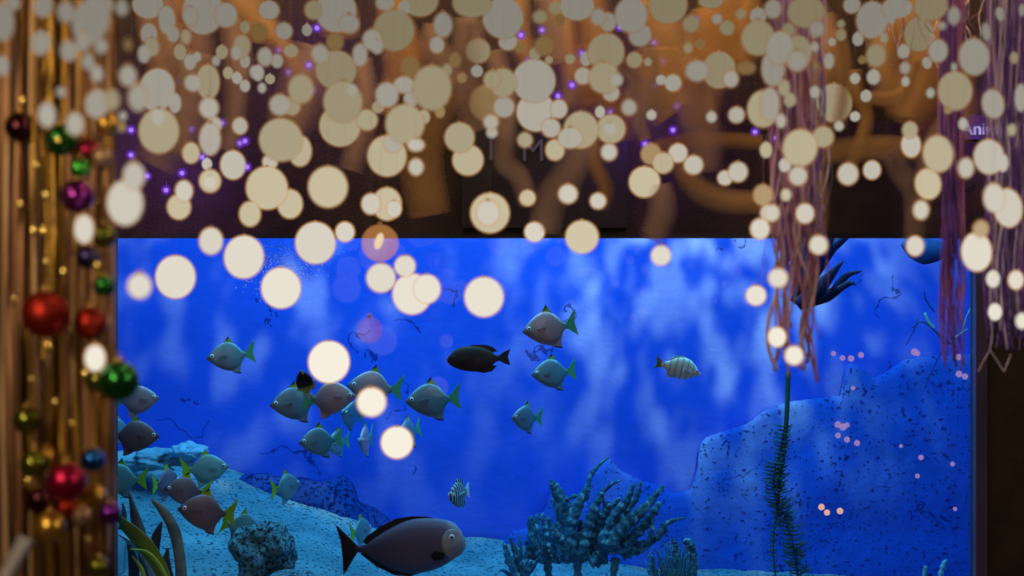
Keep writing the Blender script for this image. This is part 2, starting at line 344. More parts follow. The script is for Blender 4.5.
B_pale = banded('pale_silver_scales', [(0, (.16, .26, .26)), (.3, (.22, .36, .34)), (.6, (.20, .34, .32)), (1, (.14, .28, .26))], 0, .35, spec=.6, metal=.15)
def moony(nm, b, f, t):
    prof, fins = moony_parts(b, f, t, M_black)
    return fish(nm, b, prof, fins, (-.385, .035, .037, .043))
mt, mp_, md, mw = moony('moony_fish', B_teal, M_fin, M_tail), moony('moony_fish', B_pink, M_fin, M_tail), moony('moony_fish', B_dark, M_taily, M_taily), moony('moony_fish', B_pale, M_fin, M_taily)
GM = 'silver moony fish shoaling in the aquarium'
for a in [
    (mt, 231, 356, 4.6, 48, 'teal silver diamond-shaped fish swimming alone at left, green tail up', 1, 15, -6),
    (mp_, 550, 328, 4.5, 56, 'pinkish silver fish with green tail, uppermost fish right of the brown one', 1, 8, -8),
    (mt, 554, 373, 4.7, 48, 'blue-grey diamond-shaped fish just below the pinkish silver one', 1, 18, -4),
    (mt, 527, 418, 4.8, 42, 'small teal fish turned half away, lowest of the three at centre', 1, 42, 4),
    (mt, 297, 403, 4.6, 54, 'teal silver fish facing left beneath the black and yellow fish', 1, 12, -5),
    (mp_, 329, 398, 4.5, 54, 'pinkish fish facing right just under the big glowing bulb', 0, 10, 3),
    (mp_, 375, 388, 4.65, 56, 'pinkish fish partly behind the glowing bulb, its green tail to the right', 1, 10, 6),
    (mt, 433, 400, 4.6, 56, 'teal fish facing left right of the shoal, tail raised', 1, 10, -3),
    (mt, 321, 441, 4.7, 46, 'dark teal fish facing left at the bottom of the shoal', 1, 24, -3),
    (mt, 338, 443, 4.9, 40, 'thin teal fish turned away behind the dark teal one', 1, 62, -2),
    (mt, 353, 414, 4.95, 46, 'narrow teal fish half hidden beside the glowing bulb, nose up', 1, 66, 18),
    (mp_, 366, 440, 4.8, 48, 'narrow pale fish seen head-on below the glowing bulb', 1, 80, 0),
    (mt, 410, 432, 4.9, 44, 'narrow teal fish behind the lowest glowing bulb of the tank', 1, 64, -8),
    (mp_, 136, 400, 4.6, 46, 'pinkish fish peeping out right of the big green bauble', 0, 10, 4),
    (md, 133, 436, 4.5, 52, 'dark fish facing right below the pinkish one beside the tinsel curtain', 0, 10, -3),
    (mw, 122, 479, 4.7, 50, 'pale fish whose bright yellow tail points right, beside the tinsel curtain', 1, 10, 4),
    (mw, 205, 469, 4.8, 48, 'pale silver fish facing right with yellow tail, above the sand slope', 0, 16, 4),
    (md, 166, 483, 4.75, 46, 'narrow dusky fish seen almost head-on in the lower left group', 0, 68, 2),
    (md, 187, 491, 4.6, 46, 'dusky pinkish fish facing left in the middle of lower left group', 1, 15, 8),
    (md, 207, 512, 4.45, 58, 'dusky fish facing left over the sand, largest of the lower left group', 1, 12, 8),
    (mw, 240, 526, 4.6, 44, 'pale fish facing down right beside the speckled boulder', 0, 40, -14),
    (mw, 286, 487, 4.7, 44, 'pale blue fish turned away with yellow tail above the sand', 0, 58, 6),
    (mt, 118, 430, 4.9, 40, 'dark fish mostly hidden at the tinsel curtain edge', 1, 40, 0),
    (mw, 302, 592, 4.6, 52, 'fish at the bottom edge showing only its yellow fin tip', 1, 10, 0),
    (mw, 361, 531, 4.95, 42, 'small pale fish behind the tail of the big grey fish', 0, 66, 4),
]: put(*a, GM)
# brown tang
M_brown = mat('dark_brown_scales', (.050, .024, .022), .6, noise_col=(.075, .034, .030), nscale=6, spec=.25)
M_blackblue = mat('blue_black_fin', (.015, .016, .035), .5)
tang = fish('brown_surgeonfish', M_brown,
    [(0, .02, -.02, .01), (.05, .085, -.075, .03), (.15, .155, -.125, .055), (.3, .19, -.165, .07), (.5, .18, -.18, .065), (.66, .125, -.135, .045), (.76, .05, -.055, .02), (.84, .035, -.035, .012)],
    [('dorsal_fin', [(-.32, .15), (-.1, .205), (.1, .20), (.22, .165), (.30, .10), (.18, .08), (0, .15)], M_brown, 0, 0),
     ('anal_fin', [(-.1, -.17), (.08, -.205), (.2, -.18), (.28, -.10), (.16, -.1)], M_brown, 0, 0),
     ('tail_fin', [(.31, .035), (.40, .09), (.50, .125), (.455, .02), (.49, -.11), (.40, -.08), (.31, -.035)], M_blackblue, 0, 0),
     ('pectoral_fin', [(-.26, .01), (-.14, .04), (-.12, -.04), (-.25, -.03)], M_brown, -.068, .15), ('pectoral_fin', [(-.26, .01), (-.14, .04), (-.12, -.04), (-.25, -.03)], M_brown, .068, -.15)],
    (-.40, .05, .020, .044), M_brown)
put(tang, 479, 359, 4.5, 64, 'dark brown oval fish facing left in the open blue water', 1, 8, -2)
# white banded bream
M_whitef = mat('white_banded_scales', (1, .95, .84), .4)
def bands(m, c, n=5.2, lo=.62, hi=.8):
    nt = m.node_tree; N = nt.nodes; b = N['Principled BSDF']; src = b.inputs['Base Color'].links[0].from_socket
    tc = N.new('ShaderNodeTexCoord'); q = N.new('ShaderNodeTexWave'); q.inputs['Scale'].default_value = n; q.inputs['Distortion'].default_value = 1.2; q.inputs['Detail Scale'].default_value = 1.5
    q.bands_direction = 'X'; nt.links.new(tc.outputs['Object'], q.inputs['Vector'])
    r = N.new('ShaderNodeMapRange'); r.inputs[1].default_value = lo; r.inputs[2].default_value = hi; nt.links.new(q.outputs['Fac'], r.inputs[0])
    x = N.new('ShaderNodeMix'); x.data_type = 'RGBA'; nt.links.new(r.outputs[0], x.inputs[0]); nt.links.new(src, x.inputs[6]); x.inputs[7].default_value = (*c, 1)
    nt.links.new(x.outputs[2], b.inputs['Base Color']); return m
bands(M_whitef, (.62, .56, .46), 2.6, .78, .92)
M_olive = mat('olive_fin', (.20, .20, .05), .5); M_palefin = mat('pale_fin', (.55, .66, .66), .5)
br = fish('banded_bream', M_whitef,
    [(0, .012, -.012, .01), (.06, .05, -.035, .03), (.14, .12, -.08, .055), (.28, .205, -.15, .075), (.45, .225, -.18, .075), (.6, .18, -.15, .055), (.72, .10, -.09, .03), (.82, .04, -.045, .015), (.86, .04, -.04, .012)],
    [('dorsal_fin', [(-.22, .19), (-.05, .25), (.12, .21), (.24, .12), (.1, .14), (-.05, .19)], M_palefin, 0, 0),
     ('anal_fin', [(.02, -.16), (.12, -.20), (.24, -.12), (.14, -.1)], M_palefin, 0, 0),
     ('tail_fin', [(.32, .04), (.42, .09), (.50, .15), (.46, .0), (.49, -.11), (.42, -.07), (.32, -.04)], M_olive, 0, 0),
     ('tail_spot', [(.28, .03), (.33, .035), (.34, -.01), (.29, -.01)], M_black, -.014, 0),
     ('pectoral_fin', [(-.24, -.01), (-.12, .02), (-.10, -.04), (-.22, -.05)], M_palefin, -.075, .15), ('pectoral_fin', [(-.24, -.01), (-.12, .02), (-.10, -.04), (-.22, -.05)], M_palefin, .075, -.15)],
    (-.38, .035, .022, .045))
put(br, 678, 368.5, 4.45, 50, 'white and grey banded fish with pointed snout, heading down right', 0, 12, -15)
# small black and yellow fish
M_bk = banded('black_yellow_scales', [(0, (.20, .16, .12)), (.14, (.010, .008, .012)), (.62, (.02, .015, .012)), (.74, (.62, .50, .02)), (1, (.55, .5, .05))], 2, .4)
bfp = [(0, .02, -.02, .01), (.06, .09, -.08, .04), (.2, .19, -.18, .08), (.4, .25, -.25, .085), (.6, .22, -.22, .06), (.74, .1, -.1, .03), (.84, .05, -.05, .014)]
M_yel = mat('bright_yellow_fin', (.65, .52, .02), .5)
bf = fish('butterfly_fish', banded('black_yellow_scales', [(0, (.3, .25, .2)), (.12, (.012, .010, .014)), (.66, (.02, .015, .012)), (.8, (.60, .48, .02)), (1, (.55, .5, .05))], 0, .4),
    bfp, [('dorsal_fin', [(-.2, .2), (0, .30), (.2, .25), (.28, .12), (.1, .18)], M_yel, 0, 0), ('anal_fin', [(0, -.24), (.15, -.28), (.27, -.12), (.12, -.18)], M_yel, 0, 0),
          ('tail_fin', [(.3, .05), (.44, .12), (.5, .13), (.5, -.13), (.44, -.12), (.3, -.05)], M_palefin, 0, 0)], (-.4, .04, .03, .055))
put(bf, 305, 384, 4.4, 31, 'small black fish edged in yellow, pointing up in the shoal', 1, 22, 76)
# small striped fish seen nearly head-on
M_zeb = bands(mat('dark_striped_scales', (.02, .03, .045), .45), (.42, .52, .55), 3.4, .6, .75)
sf = fish('striped_damselfish', M_zeb, bfp, [('dorsal_fin', [(-.2, .2), (0, .33), (.2, .25), (.28, .12), (.1, .18)], M_zeb, 0, 0), ('anal_fin', [(0, -.24), (.15, -.30), (.27, -.12), (.12, -.18)], M_zeb, 0, 0),
          ('tail_fin', [(.3, .05), (.44, .14), (.5, .16), (.47, 0), (.5, -.16), (.44, -.14), (.3, -.05)], M_palefin, 0, 0),
          ('pectoral_fin', [(-.2, .03), (-.02, .09), (.06, .02), (.02, -.05), (-.2, -.02)], M_palefin, -.08, .9), ('pectoral_fin', [(-.2, .03), (-.02, .09), (.06, .02), (.02, -.05), (-.2, -.02)], M_palefin, .08, -.9)], (-.38, .05, .035, .06))
put(sf, 459.5, 494, 4.5, 46, 'small dark fish with white stripes and spread clear side fins', 1, 66, -6)
# big unicornfish
B_uni = banded('slate_violet_scales', [(0, (.34, .36, .40)), (.12, (.28, .29, .34)), (.19, (.15, .14, .24)), (.5, (.13, .12, .21)), (1, (.07, .07, .15))], 0, .5, spec=.3)
M_face = mat('pale_grey_face', (.46, .48, .52), .5, noise_col=(.26, .27, .32), nscale=8)
M_ufin = mat('near_black_fin', (.008, .009, .016), .5); M_orange = mat('brown_orange_fin_edge', (.16, .085, .018), .5)
M_plum = mat('plum_black_tail', (.020, .008, .016), .5)
uni = fish('unicornfish', B_uni,
    [(0, .025, -.035, .02), (.025, .075, -.070, .04), (.07, .135, -.095, .055), (.12, .165, -.125, .065), (.2, .185, -.165, .072), (.32, .200, -.195, .075), (.45, .190, -.205, .072), (.6, .135, -.165, .058), (.72, .070, -.10, .036), (.80, .022, -.045, .018), (.88, .020, -.028, .012)],
    [('dorsal_fin', [(-.34, .165), (-.2, .205), (-.08, .212), (.05, .20), (.16, .155), (.28, .085), (.315, .045), (.29, .02), (.18, .075), (.05, .15), (-.1, .185)], M_ufin, 0, 0),
     ('anal_fin', [(-.18, -.185), (-.05, -.222), (.08, -.205), (.22, -.135), (.335, -.045), (.33, -.03), (.2, -.09), (.05, -.16), (-.1, -.19)], M_ufin, 0, 0),
     ('fin_edge', [(-.05, -.205), (.1, -.175), (.24, -.098), (.32, -.045), (.2, -.088), (.05, -.152)], M_orange, -.006, 0),
     ('tail_fin', [(.36, .018), (.42, .075), (.47, .125), (.525, .17), (.50, .155), (.488, .04), (.478, -.08), (.475, -.19), (.43, -.13), (.36, -.03)], M_plum, 0, 0),
     ('pectoral_fin', [(-.33, -.055), (-.24, -.035), (-.215, -.07), (-.245, -.105), (-.31, -.095)], M_ufin, -.074, .12), ('pectoral_fin', [(-.33, -.055), (-.24, -.035), (-.215, -.07), (-.245, -.105), (-.31, -.095)], M_ufin, .074, -.12),
     ], (-.385, .058, .022, .070))
for s in (1, -1):
    bm = bmesh.new(); ball(bm, (0, 0, 0), .092, 18, 12, (1, .16, 1.15)); fo = obj('gill_plate', bm, M_face, uni, (-.392, -s*.046, .010)); fo.rotation_euler = (0, 0, s*-.20)
    tag(fo, 'pale grey cheek')
put(uni, 403, 546, 4.3, 126, 'big slate-grey fish with pale face and black crescent tail, facing right', 0, 6, 1.5)
# ---------------------------------------------------------------- plants, corals and stones in the tank
def leafbm(pts, wid, Y, th=.0015, fold=.25, lean=0, n=7):
    bm = bmesh.new(); L = len(pts)
    c = spline([P(x, y, Y-lean*i/(L-1)) for i, (x, y) in enumerate(pts)], n)
    ribbon(bm, c, [w_/FPX*Y/2 for w_ in wid], th, fold=fold); return bm
M_lg = mat('olive_yellow_leaf', (.30, .34, .03), .5, noise_col=(.20, .26, .03), nscale=14, bump=.3, bscale=60)
M_lb = mat('grey_brown_leaf', (.13, .13, .12), .6, noise_col=(.08, .08, .09), nscale=20)
M_lt = mat('tan_spotted_leaf', (.30, .26, .20), .6, noise_col=(.16, .15, .15), nscale=26)
M_ld = mat('dark_plum_leaf', (.040, .035, .05), .6, noise_col=(.06, .05, .07), nscale=20)
M_lw = mat('pale_lilac_leaf', (.45, .48, .62), .5); M_ly = mat('lemon_leaf', (.60, .62, .05), .5)
pl = thing('broadleaf_plant', P(150, 580, 4.45), 'leafy plant with olive and grey-brown blades beside the tinsel curtain', 'plant')
for pts, wid, m, dy, ln in [
    ([(172, 596), (160, 568), (145, 545), (128, 528), (116, 514)], [8, 15, 17, 13, 3], M_lg, -.03, .05),
    ([(149, 590), (144, 550), (136, 520), (129, 491)], [12, 14, 11, 1], M_lb, .04, 0),
    ([(182, 596), (180, 560), (174, 530), (163, 511), (152, 500)], [12, 11, 12, 9, 3], M_lt, .06, 0),
    ([(160, 580), (154, 555), (157, 535), (162, 522)], [10, 12, 9, 2], M_ld, .07, 0),
    ([(172, 590), (166, 565), (168, 548)], [11, 10, 2], M_ld, .02, 0),
    ([(135, 590), (133, 560), (127, 538)], [12, 10, 2], M_ld, .08, 0),
    ([(122, 530), (124, 515), (123, 503)], [8, 6, 1], M_lb, .1, 0),
    ([(157, 590), (150, 566), (138, 549), (117, 533)], [8, 8, 7, 1], M_lw, .0, .04),
    ([(172, 590), (160, 566), (146, 552), (130, 549)], [3, 4, 4, 1], M_ly, -.05, .03),
    ([(146, 590), (142, 570), (132, 556)], [3, 4, 1], M_ly, -.06, .0),
    ([(112, 560), (106, 540), (102, 528)], [6, 8, 1], M_lw, .0, .0)]:
    o = obj('leaf', leafbm(pts, wid, 4.45+dy, lean=ln), m); o.parent = pl; o.matrix_parent_inverse = Matrix.Translation(pl.location).inverted()
def kid(o, par):
    o.parent = par; o.matrix_parent_inverse = Matrix.Translation(par.location).inverted(); return o
# feathery fronds at the foot of the plant
fr = thing('feather_plant', P(118, 590, 4.6), 'pale teal feathery fronds low behind the tinsel curtain edge', 'plant')
M_fr = mat('pale_teal_frond', (.20, .42, .44), .6)
for i in range(6):
    bm = bmesh.new(); x0 = 108+i*5; dx = (i-2.5)*5; pts = [P(x0+dx*t, 590-56*t+8*t*t, 4.6+.03*i) for t in (0, .33, .66, 1)]
    c = spline(pts, 8); tube(bm, c, [.003, .001], 5, 1)
    for k, q in enumerate(c[4:]):
        for s in (-1, 1): tube(bm, [q, q+Vector((s*.014, 0, .010)), q+Vector((s*.024, 0, .012))], [.0014, .0006], 4, 2)
    kid(obj('frond', bm, M_fr), fr)
# dark trailing leaves at the top
M_nv = mat('navy_leaf', (.008, .014, .10), .5, noise_col=(.02, .012, .075), nscale=12)
tp = thing('trailing_plant', P(800, 236, 4.6), 'dark navy leafy plant trailing from the top right of the tank', 'plant')
for pts, wid in [([(800, 232), (806, 256), (800, 282)], [26, 24, 2]), ([(828, 234), (815, 262), (797, 296)], [16, 18, 6]), ([(794, 303), (812, 276), (842, 240)], [10, 14, 2]),
                 ([(797, 305), (818, 289), (843, 261)], [12, 17, 2]), ([(799, 306), (826, 296), (845, 286)], [9, 13, 5]), ([(834, 292), (846, 276), (862, 271)], [10, 7, 1]), ([(838, 290), (850, 283), (856, 285)], [7, 6, 1]),
                 ([(785, 232), (788, 250), (782, 268)], [22, 16, 2]), ([(812, 232), (806, 262), (798, 288)], [18, 24, 10]), ([(846, 236), (826, 252), (808, 272)], [8, 14, 12])]:
    kid(obj('leaf', leafbm(pts, wid, 4.6+random.random()*.06), M_nv), tp)
bm = bmesh.new(); ribbon(bm, spline([P(x, y, 5.0) for x, y in [(902, 244), (912, 248), (925, 251), (938, 250), (950, 246)]], 6), [.006, .032, .048, .036, .006], .008, side=Vector((0, 0, 1)), fold=.2)
lf = obj('leaf', bm, mat('deep_blue_leaf', (.006, .05, .20), .6)); lf.name = 'broad_leaf'
tag(lf, 'dark blue rounded leaf at the water top beside the purple tinsel', 'leaf')
# kelp stalk with whorled leaflets
M_kelp = mat('dark_green_stalk', (.010, .055, .035), .6, noise_col=(.03, .09, .06), nscale=20); M_kl = mat('teal_leaflet', (.020, .10, .11), .6, noise_col=(.05, .16, .17), nscale=30)
kp = thing('kelp_stalk', P(800, 590, 4.9), 'tall dark green water weed stalk below the pink garland', 'plant')
bm = bmesh.new(); tube(bm, [P(x, y, 4.9) for x, y in [(788, 372), (787, 410), (784, 450), (780, 480), (777, 510)]], [.0095, .0075, .006], 8); kid(obj('stalk', bm, M_kelp), kp)
def feather(par, pts, name, ln, m, st=2.6, Y=4.9, up=.35, r0=.0035):
    bm = bmesh.new(); c = spline([P(x, y, Y) for x, y in pts], 12); tube(bm, c, r0, 6, 1)
    d = 0
    for a, b in zip(c, c[1:]):
        d += (b-a).length*FPX/Y
        if d > st:
            d = 0; t = (b-a).normalized()
            for k in range(5):
                an = k*2*math.pi/5+random.random()*1.2; L = ln/FPX*Y*random.uniform(.7, 1.15)
                side = Vector((math.cos(an), math.sin(an)*.8, 0)); q = a+side*L*.6+Vector((0, 0, L*up*.3)); e = a+side*L+Vector((0, 0, L*up*random.uniform(.2, 1.6)))
                tube(bm, [a, q, e], [.0040, .0038, .001], 4, 2)
    return kid(obj(name, bm, m), par)
feather(kp, [(786, 425), (781, 448), (778, 470), (780, 492)], 'leafy_shoot', 9, M_kl)
feather(kp, [(776, 462), (774, 485), (778, 505), (786, 520), (793, 545), (799, 580)], 'leafy_shoot', 15, M_kl)
feather(kp, [(783, 500), (776, 520), (773, 548), (776, 580)], 'leafy_shoot', 5, M_kl, st=4)
# goblet corals: each a stem and many knobbly fingers
M_cor = mat('teal_coral', (.030, .125, .20), .75, noise_col=(.22, .46, .54), nscale=46, bump=1, bscale=70, spec=.2, ramp=(.50, .68))  # pale noise patches paint highlights into the coral colour
M_cst = mat('pale_coral_stem', (.07, .21, .24), .7, noise_col=(.10, .26, .30), nscale=20)
def knob(bm, pts, wid, Y, dy=0):
    c = spline([P(x, y, Y+dy*i/(len(pts)-1)) for i, (x, y) in enumerate(pts)], 9)
    R = lerpl([v/FPX*Y/2 for v in wid], len(c)); s = random.random()*50
    R = [r*(1+.16*math.sin(i*1.7+s)+.10*random.uniform(-1, 1)) for i, r in enumerate(R)]
    tube(bm, c, R, 10, 1)
def coral(label, base, stem, fingers, Y, cup=None):
    t = thing('goblet_coral', P(*base, Y), label, 'coral', None)
    bm = bmesh.new(); knob(bm, stem, [8, 7, 9], Y); kid(obj('stem', bm, M_cst), t)
    if cup:
        bm = bmesh.new(); cx, cy, rx, ry = cup; ball(bm, P(cx, cy, Y), 1, 28, 18, (.85*rx/FPX*Y, .6*rx/FPX*Y, .8*ry/FPX*Y))
        for v in bm.verts:
            d = (v.co-P(cx, cy, Y)); v.co += d*.22*noise.noise(v.co*22)+d*.12*noise.noise(v.co*55)
        kid(obj('cup', bm, M_cor), t)
    cx, cy, rx, ry = cup; fingers = list(fingers)
    for k in range(9):
        a = math.radians(random.uniform(-70, 70)); L = random.uniform(.9, 1.7)*ry; fingers.append(([(cx+rx*.5*math.sin(a), cy+ry*.3), (cx+rx*.95*math.sin(a), cy-L*.5*math.cos(a)), (cx+rx*1.25*math.sin(a)+random.uniform(-3, 3), cy-L*math.cos(a)-ry*.2)], [ry*.45, ry*.42, ry*.16]))
    for i, (pts, wid) in enumerate(fingers):
        bm = bmesh.new(); knob(bm, pts, wid, Y-.05+.03*(i % 4), random.uniform(-.04, .04)); kid(obj('finger', bm, M_cor), t)
    return t
random.seed(21)
coral('small dark branching coral, leftmost of the coral clump', (521, 590), [(521, 595), (521, 585), (520, 572)],
      [([(518, 578), (509, 560), (504, 543)], [6, 9, 3]), ([(521, 575), (517, 556), (509, 536)], [8, 8, 2]), ([(523, 575), (527, 556), (536, 540)], [7, 8, 3]), ([(520, 570), (520, 550), (519, 535)], [7, 6, 2]),
       ([(524, 580), (532, 568), (541, 556)], [5, 6, 2]), ([(515, 580), (506, 572), (500, 570)], [5, 4, 2])], 5.0, (520, 571, 11, 11))
coral('dark drooping-finger coral between the small coral and the tall one', (549, 590), [(549, 595), (549, 580), (547, 560)],
      [([(545, 562), (534, 544), (530, 516)], [8, 11, 5]), ([(546, 560), (540, 540), (536, 514)], [8, 8, 4]), ([(549, 560), (547, 536), (542, 513)], [8, 9, 4]), ([(552, 560), (554, 540), (549, 517)], [9, 9, 4]),
       ([(556, 562), (562, 545), (556, 522)], [9, 10, 4]), ([(540, 560), (530, 553), (526, 540)], [8, 8, 3])], 5.05, (547, 553, 16, 13))
coral('tall knobbly coral with one long thin curved tip, centre of the clump', (578, 590), [(578, 598), (578, 580), (577, 558)],
      [([(572, 555), (571, 528), (578, 505), (588, 488)], [10, 13, 12, 7]), ([(585, 500), (590, 478), (598, 466), (609, 457)], [7, 5, 4, 2]), ([(566, 548), (568, 518), (556, 490), (551, 480)], [10, 15, 12, 3]),
       ([(562, 545), (560, 520), (552, 498)], [8, 7, 3]), ([(582, 552), (588, 530), (594, 510), (602, 492)], [10, 11, 10, 5]), ([(586, 550), (596, 532), (602, 516), (610, 504)], [10, 11, 9, 4]),
       ([(576, 552), (580, 535), (581, 520)], [9, 8, 4]), ([(560, 550), (566, 556), (572, 545)], [12, 16, 6]), ([(590, 562), (600, 556), (598, 540)], [14, 18, 8]), ([(566, 500), (575, 496), (585, 498)], [3, 4, 2])], 4.95, (577, 548, 24, 20))
coral('wide knobbly coral with long fingers reaching up right, right of the clump', (612, 590), [(611, 598), (613, 578), (616, 558)],
      [([(610, 550), (616, 532), (634, 518), (648, 504), (663, 486)], [16, 20, 13, 9, 4]), ([(620, 548), (636, 534), (650, 518), (660, 502)], [10, 11, 10, 5]), ([(622, 556), (638, 548), (652, 541), (668, 530)], [9, 14, 7, 3]),
       ([(612, 552), (604, 530), (608, 512), (620, 498)], [12, 12, 9, 4]), ([(606, 545), (612, 520), (626, 502), (634, 484)], [8, 10, 9, 3]), ([(614, 530), (626, 510), (636, 498), (641, 481)], [8, 9, 7, 3]),
       ([(610, 512), (603, 500), (603, 488)], [5, 4, 2]), ([(604, 492), (612, 484), (622, 480)], [3, 4, 1]), ([(648, 544), (652, 530), (652, 514)], [5, 5, 2]), ([(656, 540), (664, 526), (674, 520), (686, 518)], [7, 6, 4, 1.5]),
       ([(616, 545), (603, 538), (594, 536)], [10, 8, 4])], 4.9, (614, 541, 21, 17))
bc = thing('bush_coral', P(672, 590, 4.75), 'bushy fine-branched coral low beside the goblet coral clump', 'coral')
bm = bmesh.new(); M_bush = mat('blue_teal_twigs', (.03, .14, .20), .7, noise_col=(.10, .30, .36), nscale=40)
for i in range(110):
    a = random.uniform(-1, 1); d = random.uniform(-1, 1); h_ = random.uniform(.3, 1)*(1-.35*a*a)
    b0 = P(672+a*16, 588, 4.75+d*.05); e = P(672+a*26, 588-h_*48, 4.75+d*.09); mid = b0.lerp(e, .6)+Vector((random.uniform(-.01, .01), 0, .01))
    tube(bm, [b0, mid, e], [.0028, .0026, .0012], 5, 3); ball(bm, e, .0034, 6, 4)
kid(obj('branches', bm, M_bush), bc)
bm = bmesh.new(); knob(bm, [(694, 600), (693, 560), (690, 545), (684, 540)], [9, 9, 10, 7], 4.8); knob(bm, [(676, 560), (675, 548), (674, 539)], [6, 7, 4], 4.75); kid(obj('lobe', bm, M_cor), bc)
# boulder and mounds on the sand
def stone(name, c, r, m, label, cat='rock', amp=.3, fr_=14, sub=5):
    bm = bmesh.new(); bmesh.ops.create_icosphere(bm, subdivisions=sub, radius=1)
    for v in bm.verts:
        n_ = v.co.copy(); d = Vector((n_.x*r[0], n_.y*r[1], n_.z*r[2])); q = c+d
        v.co = d*(1+amp*noise.noise(q*fr_*.4)+amp*.4*noise.noise(q*fr_)+amp*.15*noise.noise(q*fr_*3))
    return tag(obj(name, bm, m, None, c), label, cat)
M_bould = speckle(mat('teal_speckled_stone', (.07, .19, .24), .9, noise_col=(.13, .31, .36), nscale=22, bump=.8, bscale=60), (.01, .03, .05), 90, .52)
stone('boulder', P(262, 550, 4.6), (.082, .09, .095), M_bould, 'speckled teal boulder on the sand behind the big grey fish', amp=.75, fr_=26)
stone('boulder', P(296, 585, 4.5), (.085, .08, .05), M_bould, 'flat dark stone cut by the bottom edge, right of the teal boulder')
stone('coral_rubble', P(150, 460, 5.3), (.16, .08, .035), mat('pale_rubble', (.32, .48, .52), .9, noise_col=(.22, .36, .42), nscale=12, bump=.8, bscale=40), 'long pale lump of rubble lying above the lower left fish', 'rock', .8, 45)
stone('coral_rubble', P(186, 452, 5.25), (.07, .05, .03), mat('blue_rubble', (.25, .42, .55), .9, bump=.8, bscale=40), 'small pale blue lump at the right end of the long rubble', 'rock', .8, 45)
# twigs near the right edge
M_tw = mat('pale_green_twig', (.20, .42, .40), .6); M_dk = mat('dark_blue_twig', (.01, .03, .16), .7)
tw = thing('branching_twig', P(945, 345, 5.1), 'thin twiggy sea branch with pale tips beside the purple tinsel', 'branch')
for pts, r_, m in [([(925, 313), (929, 322), (934, 328)], .006, M_tw), ([(950, 343), (957, 336), (968, 329)], .0035, M_tw), ([(963, 330), (966, 318), (971, 308)], .003, M_tw), ([(912, 328), (922, 322), (934, 330), (945, 345)], .003, M_dk),
                   ([(918, 318), (914, 330), (906, 345)], .002, M_dk), ([(934, 312), (926, 300), (924, 291)], .003, M_dk), ([(934, 330), (950, 343), (956, 346)], .004, M_dk), ([(945, 345), (930, 375), (925, 388)], .002, M_dk)]:
    bm = bmesh.new(); tube(bm, [P(x, y, 5.1) for x, y in pts], r_, 6, 5); kid(obj('twig', bm, m), tw)
sp_ = thing('finger_sponge', P(940, 590, 4.9), 'pale teal finger sponges at the bottom right of the tank', 'sponge')
for pts, wid in [([(938, 592), (940, 578), (944, 564), (947, 560)], [6, 6, 5, 3]), ([(925, 592), (924, 578), (926, 566)], [6, 5, 4]), ([(835, 590), (840, 575), (848, 571)], [5, 4, 2])][:2]:
    bm = bmesh.new(); knob(bm, pts, wid, 4.9); kid(obj('finger', bm, M_fr), sp_)
# air bubbles clinging to the glass, upper left
bm = bmesh.new(); random.seed(5)
for i in range(520):
    px, py = random.gauss(278, 26), random.gauss(262, 15)
    if py < 240 or px > 345 or px < 225: continue
    bmesh.ops.create_icosphere(bm, subdivisions=1, radius=random.uniform(.0011, .0021), matrix=Matrix.Translation(P(px, py, WY+.037)))
tag(obj('air_bubbles', bm, mat('white_bubble', (.9, .92, .95), .3)), 'cluster of tiny white air bubbles on the glass, upper left', 'bubbles', kind='stuff')
# ---------------------------------------------------------------- signs on the wall
def letters(name, txt, px, py, hpx, Y, m, par=None, ext=.004, name_font=None):
    cu = bpy.data.curves.new('t', 'FONT'); cu.body = txt; cu.size = hpx/FPX*Y/.70; cu.extrude = ext; cu.align_x = 'CENTER'
    t = bpy.data.objects.new('t', cu); COL.objects.link(t); bpy.context.view_layer.update()
    me = bpy.data.meshes.new_from_object(t.evaluated_get(bpy.context.evaluated_depsgraph_get())); bpy.data.objects.remove(t)
    me.materials.clear(); me.materials.append(m); o = link(name, me, par); o.rotation_euler = (math.pi/2, 0, 0)
    p = P(px, py, Y); o.location = p if par is None else p-par.location; return o
bm = bmesh.new(); box(bm, P(462, 228, 3.996), P(628, 120, 3.975))
sg = thing('sign_board', P(545, 228, 3.985), 'black sign board with dim grey letters above the tank', 'sign')
kid(obj('panel', bm, mat('black_board', (.008, .006, .006), .6), smooth=False), sg)
M_gl = mat('dim_grey_letter', (.10, .13, .16), .5)
letters('letter', 'I', 491, 160, 20, 3.972, M_gl, sg); letters('letter', 'M', 533, 161, 22, 3.972, M_gl, sg)
sg2 = thing('lit_sign', P(986, 131, 3.97), 'small lit lavender lettering above the right corner of the tank', 'sign')
letters('letters', 'Anima', 984, 134.5, 12.5, 3.97, glow('lavender_letter', (.55, .46, 1), .75), sg2)
bm = bmesh.new(); box(bm, P(955, 140, 3.999), P(1014, 114, 3.980)); kid(obj('panel', bm, mat('dark_sign_panel', (.012, .010, .012), .5), smooth=False), sg2)
